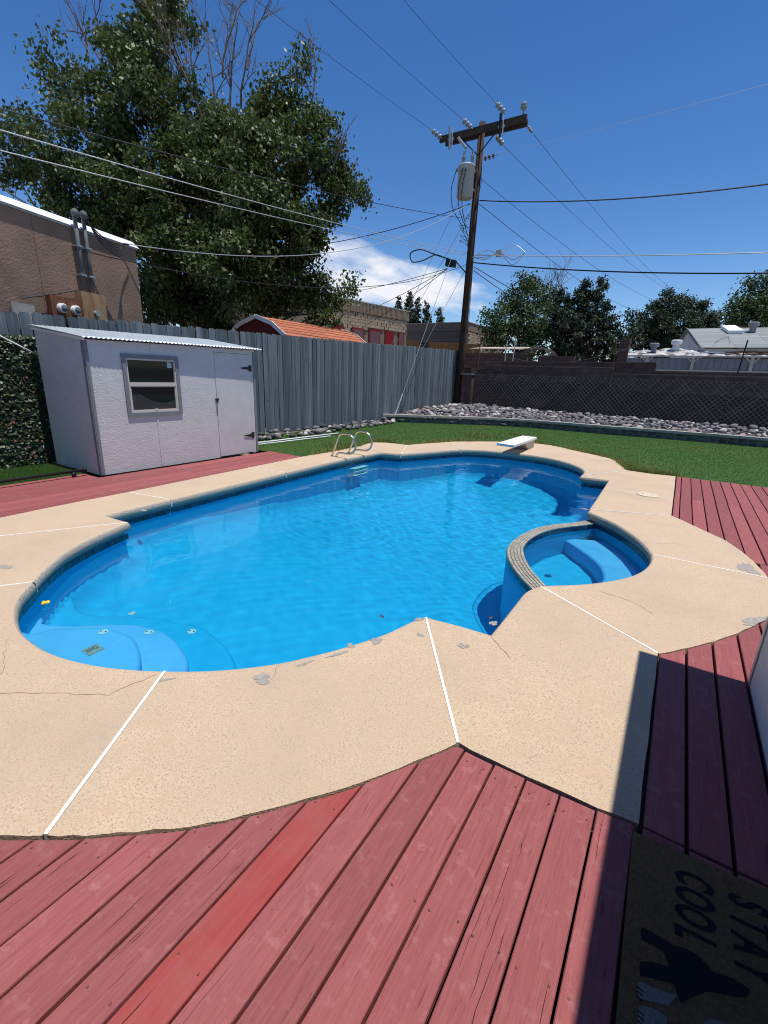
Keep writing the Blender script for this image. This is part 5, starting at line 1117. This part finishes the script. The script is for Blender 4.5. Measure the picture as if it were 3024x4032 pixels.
xb(-3.25, 9, 29.93, 29.99, 3.14, 3.22, 'fascia', M['cream'], pc)
for a, b in ((-3.24, -2.16), (-1.98, -.03), (.15, 2.45), (2.63, 5.2), (5.4, 9)):
    n = max(2, round((b - a) / .3))
    for k in range(n): MB().box(a + (b - a) * k / n + .008, a + (b - a) * (k + 1) / n - .008, 30.02, 30.05, 0, 3.08).build('panel', M['greypanel'], pc)
MB().box(-3.2, 9, 30.055, 30.09, 0, 3.1).build('back_panel', M['greypanel'], pc)
for x in (-2.07, .06, 2.54, 5.3):
    mb = MB().box(x - .075, x + .075, 29.9, 30.0, 0, 3.13)
    for s in (-1, 1): mb.bar((x + s * .05, 29.95, 2.9), (x + s * .26, 29.95, 3.13), .06, .07, (0, 1, 0))
    mb.build('post', M['cream'], pc)
MB().box(-3.2, 9, 29.88, 29.93, 2.40, 2.50).build('rail', M['cream'], pc)
turbine(-1.9, 30.9, 3.42, pc, M['greypanel'], 1.15); turbine(-.88, 31.4, 3.55, pc, M['coping'], 1.3)
for x0, x1, y, m in ((.3, 3.2, 30.7, 'coping'), (1.4, 4.5, 30.4, 'rust'), (2.6, 5.5, 31.2, 'cap')): MB().bar((x0, y, 3.42), (x1, y + .1, 3.46), .3, .05).build('loose_sheet', M[m], pc)

# ------------------------------------------------------------ trees
def ray_pt(px, py, D):
    """point at camera depth D along a direction given by image fractions (used only to lay the crown lobes out in metres)"""
    return None
def crown(name, lobes, per_m2, size, m, parent, clump=.22, twig=26, aspect=1.5, droop=.6, shell=.45):
    Vs = []
    for (x, y, z, r, *df) in lobes:
        nt_ = max(6, int(twig * r * r)); u = rg.normal(0, 1, (nt_, 3)); u /= np.linalg.norm(u, axis=1, keepdims=True)
        tc_ = np.array([x, y, z]) + u * (r * (shell + (1 - shell) * rg.uniform(0, 1, (nt_, 1)) ** .6))
        n = int(per_m2 * r * r * 12.57 * (df[0] if df else 1)); k = rg.integers(0, nt_, n); pos = tc_[k] + rg.normal(0, clump, (n, 3)) * np.array([1, 1, .8])
        nrm = u[k] * .5 + rg.normal(0, .6, (n, 3)) + np.array([0, 0, .35]); Vs.append(leafset(n, pos, nrm, size, aspect=aspect))
    V = np.concatenate(Vs); c = V.reshape(-1, 3).mean(0); o = quads(name, V, m, parent, tuple(float(q) for q in WL[parent.name])); return o
def limb(mb, a, b, r0, r1, seed, n=7, wob=.12):
    r = random.Random(seed); a, b = Vector(a), Vector(b); L = (b - a).length
    pts = [a.lerp(b, i / n) + (Vector((r.uniform(-1, 1), r.uniform(-1, 1), r.uniform(-.5, .5))) * wob * L * .25 if 0 < i < n else Vector()) for i in range(n + 1)]
    mb.tube(pts, r0, 7, r1); return pts
def twigs(mb, p, d, L, r, depth, seed):
    q = random.Random(seed); d = Vector(d).normalized(); pts = [Vector(p)]
    for i in range(4): d = (d + Vector((q.uniform(-.25, .25), q.uniform(-.25, .25), q.uniform(-.1, .2)))).normalized(); pts.append(pts[-1] + d * L / 4)
    mb.tube(pts, r, 5, r * .45)
    if depth > 0:
        for k in range(q.choice([3, 4])):
            a = pts[q.randrange(1, 5)]; dd_ = (d + Vector((q.uniform(-.9, .9), q.uniform(-.9, .9), q.uniform(-.3, .6)))).normalized(); twigs(mb, a, dd_, L * q.uniform(.45, .7), r * .5, depth - 1, seed * 7 + k + 1)
CF, CR, CD = Vector(_f), Vector(_r), Vector(_d); CE = Vector(EYE)
LOBES = [(-17.3,11.4,13.1,1.6),(-16.4,10.8,12.1,1.5),(-15.6,10.6,10.8,1.5),(-16.6,9.4,9.9,1.6),(-17.6,8.5,9.2,1.5),(-18.6,7.8,8.7,1.3),(-19.2,8.2,10.0,.8),(-18.2,9.2,11.2,.9),(-18.6,9.2,12.0,.5),(-18.7,9.6,12.9,.4)]
BT = [(620,60,13.6,150),(560,220,13.4,165),(600,400,13.2,180),(450,520,13.2,190),(260,560,13.4,170),(110,600,13.6,120),(80,480,13.8,75),(230,340,13.6,95),(170,215,13.8,48),(215,140,13.8,36),(290,250,13.6,60),(50,650,13.6,80),(750,530,13.2,170),(900,610,13.0,180),(1010,490,13.2,120),(1070,370,13.4,85),(1140,430,13.4,95),(1190,200,13.6,28),(1185,280,13.5,50),(1090,610,13.0,155),(1240,560,13.2,85),(1285,470,13.3,36),(1300,590,13.2,50),(1350,710,13.2,75),(1420,765,13.2,42),(1320,830,13.0,70),(1200,750,12.8,150),(1000,800,12.6,190),(700,760,12.8,210),(450,740,13.2,170),(260,720,13.6,110),(330,850,14.0,120),(500,900,14.0,150),(720,980,12.8,165),(900,1050,12.4,180),(1090,950,12.4,165),(1240,910,12.6,100),(1140,1110,12.4,135),(1240,1150,12.6,85),(1310,1180,12.8,50),(1370,1150,12.9,30),(1385,1105,13.0,22),(950,1140,13.6,110),(740,1140,13.8,140),(640,1130,14.6,120),(690,1230,14.8,90),(840,1220,14.8,90),(600,1230,15,70),(1240,1235,12.9,45),(1320,1265,13.2,25),(560,300,14.5,120),(850,700,15.0,230),(1000,1000,15.0,200),(650,950,15.2,180),(700,20,13.6,110),(420,930,14.6,110),(860,560,15,150)]
def img_point(px, py, D): return CE + (CR * ((px - 1512) / 1795.9) + CD * ((py - 2016) / 1795.9) + CF) * D
tree = thing('big_tree', 'large dense mulberry tree towering over the fence with bare upper twigs', 'tree', (-17.0, 12.6, 0))
lob = []
for px, py, D, r in BT:
    D *= 1.14
    while img_point(px, py, D).x + r * D / 1795.9 * .75 > -11.5 and px > 500: D += .1
    while img_point(px, py, D).x + r * D / 1795.9 * .75 > -10.4: D += .1
    k_ = .76 if px < 420 and py < 620 else .9
    lob.append((*img_point(px, py, D), r * D / 1795.9 * k_, .5 if px < 420 and py < 640 else .7 if py < 420 else 1.0))
    for q_ in range(2):
        a_ = rnd.uniform(0, 6.28); lob.append((*img_point(px + r * .95 * math.cos(a_), py + r * .95 * math.sin(a_), D), r * D / 1795.9 * rnd.uniform(.12, .3), .6))
trunk = MB(); tp = limb(trunk, (-17.0, 12.6, 0), (-16.9, 12.6, 3.0), .42, .30, 1); trunk.build('trunk', M['bark'], tree, True)
mb = MB()
for k, L in enumerate(lob):
    if k % 6 == 0: limb(mb, (-16.9 + rnd.uniform(-.3, .3), 12.6 + rnd.uniform(-.3, .3), rnd.uniform(2.4, 4.5)), (L[0], L[1], L[2]), .11, .02, k, 8, .2)
mb.build('limbs', M['bark'], tree, True)
crown('crown', lob, 190, .098, M['leaf'], tree, clump=.22, twig=12, aspect=1.6, shell=.3)
mb = MB()
for k, (px, py, D, dx, L) in enumerate([(800, 390, 13.2, -.05, 2.0), (870, 400, 13.2, .1, 2.1), (770, 370, 13.2, -.25, 1.5), (880, 210, 13.3, .05, 1.6), (905, 330, 13.2, 0, 1.9), (980, 180, 13.3, .12, 1.3), (960, 330, 13.2, .2, 1.4), (1240, 330, 13.3, .3, 1.2), (370, 150, 13.8, -.5, 1.2), (330, 130, 13.8, -.3, 1.0), (420, 170, 13.6, -.6, 1.2), (120, 800, 14.6, -.5, 1.4), (180, 800, 14.6, -.2, 1.3), (230, 790, 14.6, .2, 1.2), (90, 810, 14.6, -.8, 1.3), (1330, 640, 13.2, .4, 1.0), (700, 330, 13.2, .3, 1.5)]):
    twigs(mb, img_point(px - dx * 60, py + (95 if py < 500 else 30), D * 1.16), (dx, .2 * dx, 1), L * (1.2 if py < 500 else 1.1), .04, 3, 31 + k)
mb.build('bare_twigs', M['twig'], tree)

def simple_tree(name, label, base, h0, lobes, m, per, size, trunk_r=.18, clump=.2, grp=None, **kw):
    t = thing(name, label, 'tree', base, grp); mb = MB(); top = max(lobes, key=lambda q: q[2]); limb(mb, base, (base[0], base[1], h0), trunk_r, trunk_r * .7, 3)
    for k, L in enumerate(lobes): limb(mb, (base[0], base[1], h0 * .9), L[:3], trunk_r * .4, .02, k, 5, .15)
    mb.build('trunk', M['bark'], t, True); crown('crown', lobes, per, size, m, t, clump=clump, **kw); return t
def lobes_at(L, D, k=.95): return [(*img_point(px, py, D + dz), r * D / 1795.9 * k) for px, py, r, dz in L]
T = lobes_at([(2070, 1120, 42, 0), (2010, 1180, 55, .5), (2090, 1190, 70, 0), (2170, 1180, 55, 1), (2000, 1270, 75, 0), (2100, 1280, 90, -.5), (2190, 1270, 70, .5), (1940, 1290, 48, .3), (1925, 1240, 22, 0), (1960, 1340, 50, 0), (2080, 1360, 75, 0), (2180, 1350, 70, 0), (2060, 1085, 20, 0), (2030, 1130, 20, 0), (2120, 1130, 35, 0)], 33)
p0 = img_point(2080, 1400, 33); t1 = simple_tree('leafy_tree', 'loose mid green leafy tree right of the utility pole', (p0.x, p0.y, 0), 3.4, T, M['leaf2'], 85, .13, .2, .26)
mb = MB()
for k in range(5): twigs(mb, img_point(2150 + k * 14, 1190, 33), (.15 * (k - 2), 0, 1), 2.0, .03, 3, 400 + k)
mb.build('bare_twigs', M['twig'], t1)
T = lobes_at([(2310, 1120, 24, 0), (2295, 1160, 40, 0), (2365, 1115, 18, 0), (2365, 1150, 30, 0), (2260, 1200, 55, 0), (2340, 1210, 65, 0), (2230, 1260, 65, 0), (2310, 1280, 85, 0), (2385, 1270, 50, 0), (2240, 1340, 80, 0), (2330, 1350, 85, 0), (2400, 1340, 55, 0), (2410, 1400, 50, 0), (2230, 1400, 60, 0), (2210, 1170, 30, .5)], 31)
p0 = img_point(2310, 1440, 31); simple_tree('cypress_tree', 'dark two-peaked cypress tree beside the loose leafy tree', (p0.x, p0.y, 0), 3.2, T, M['conifer'], 150, .10, .25, .13, None, aspect=2.0)
T = lobes_at([(2430, 1250, 14, 0), (2490, 1235, 24, 0), (2475, 1270, 20, 0), (2420, 1290, 18, 0), (2450, 1310, 22, 0), (2500, 1290, 25, 0)], 36)
p0 = img_point(2470, 1400, 36); simple_tree('sparse_tree', 'small sparse tree between the cypress and the round dark tree', (p0.x, p0.y, 0), 4.5, T, M['leaf3'], 70, .13, .08, .22)
T = lobes_at([(2640, 1215, 62, 0), (2560, 1280, 75, 0), (2650, 1290, 95, -1), (2740, 1230, 55, 0), (2770, 1280, 60, 0), (2530, 1350, 70, 0), (2620, 1370, 80, 0), (2710, 1350, 80, 0), (2780, 1330, 45, 0), (2700, 1180, 20, 0), (2630, 1165, 22, 0), (2590, 1200, 22, 0), (2800, 1260, 25, 0)], 42)
p0 = img_point(2650, 1440, 42); simple_tree('round_tree', 'broad round dark green tree behind the far house gable', (p0.x, p0.y, 0), 3.4, T, M['leaf3'], 110, .14, .3, .22)
T = lobes_at([(2980, 1180, 50, 0), (3010, 1120, 40, 0), (2920, 1210, 45, 0), (2950, 1250, 60, 0), (3020, 1240, 70, 0), (2870, 1225, 22, 0), (2845, 1240, 14, 0), (2890, 1270, 35, 0), (2960, 1120, 22, 0), (2945, 1102, 10, 0), (3060, 1180, 60, 0), (2885, 1160, 10, 0)], 44)
p0 = img_point(3000, 1400, 44); simple_tree('leafy_tree', 'open leafy tree above the grey shingled roof', (p0.x, p0.y, 0), 5.0, T, M['leaf2'], 62, .17, .18, .32)
for (px, top, w_, lab) in ((1572, 1165, 17, 'leftmost slim conifer behind the tan stone building'), (1612, 1150, 22, 'tall middle slim conifer behind the tan stone building'), (1680, 1185, 18, 'slim conifer second from the pole'), (1728, 1210, 20, 'slim conifer nearest the pole'), (1640, 1170, 16, 'slim conifer between its two tall neighbours')):
    L = [(px + rnd.uniform(-5, 5), y, max(5, w_ * (.3 + .75 * (y - top) / 90)), 0) for y in range(top + 8, 1330, 16)]
    T = lobes_at(L, 58); p0 = img_point(px, 1340, 58); simple_tree('slim_conifer', lab, (p0.x, p0.y, 0), 5.5, T, M['conifer'], 60, .18, .15, .16, 'slim conifers in the distance', aspect=2.0)

for o in receivers: o.cycles.is_caustics_receiver = True
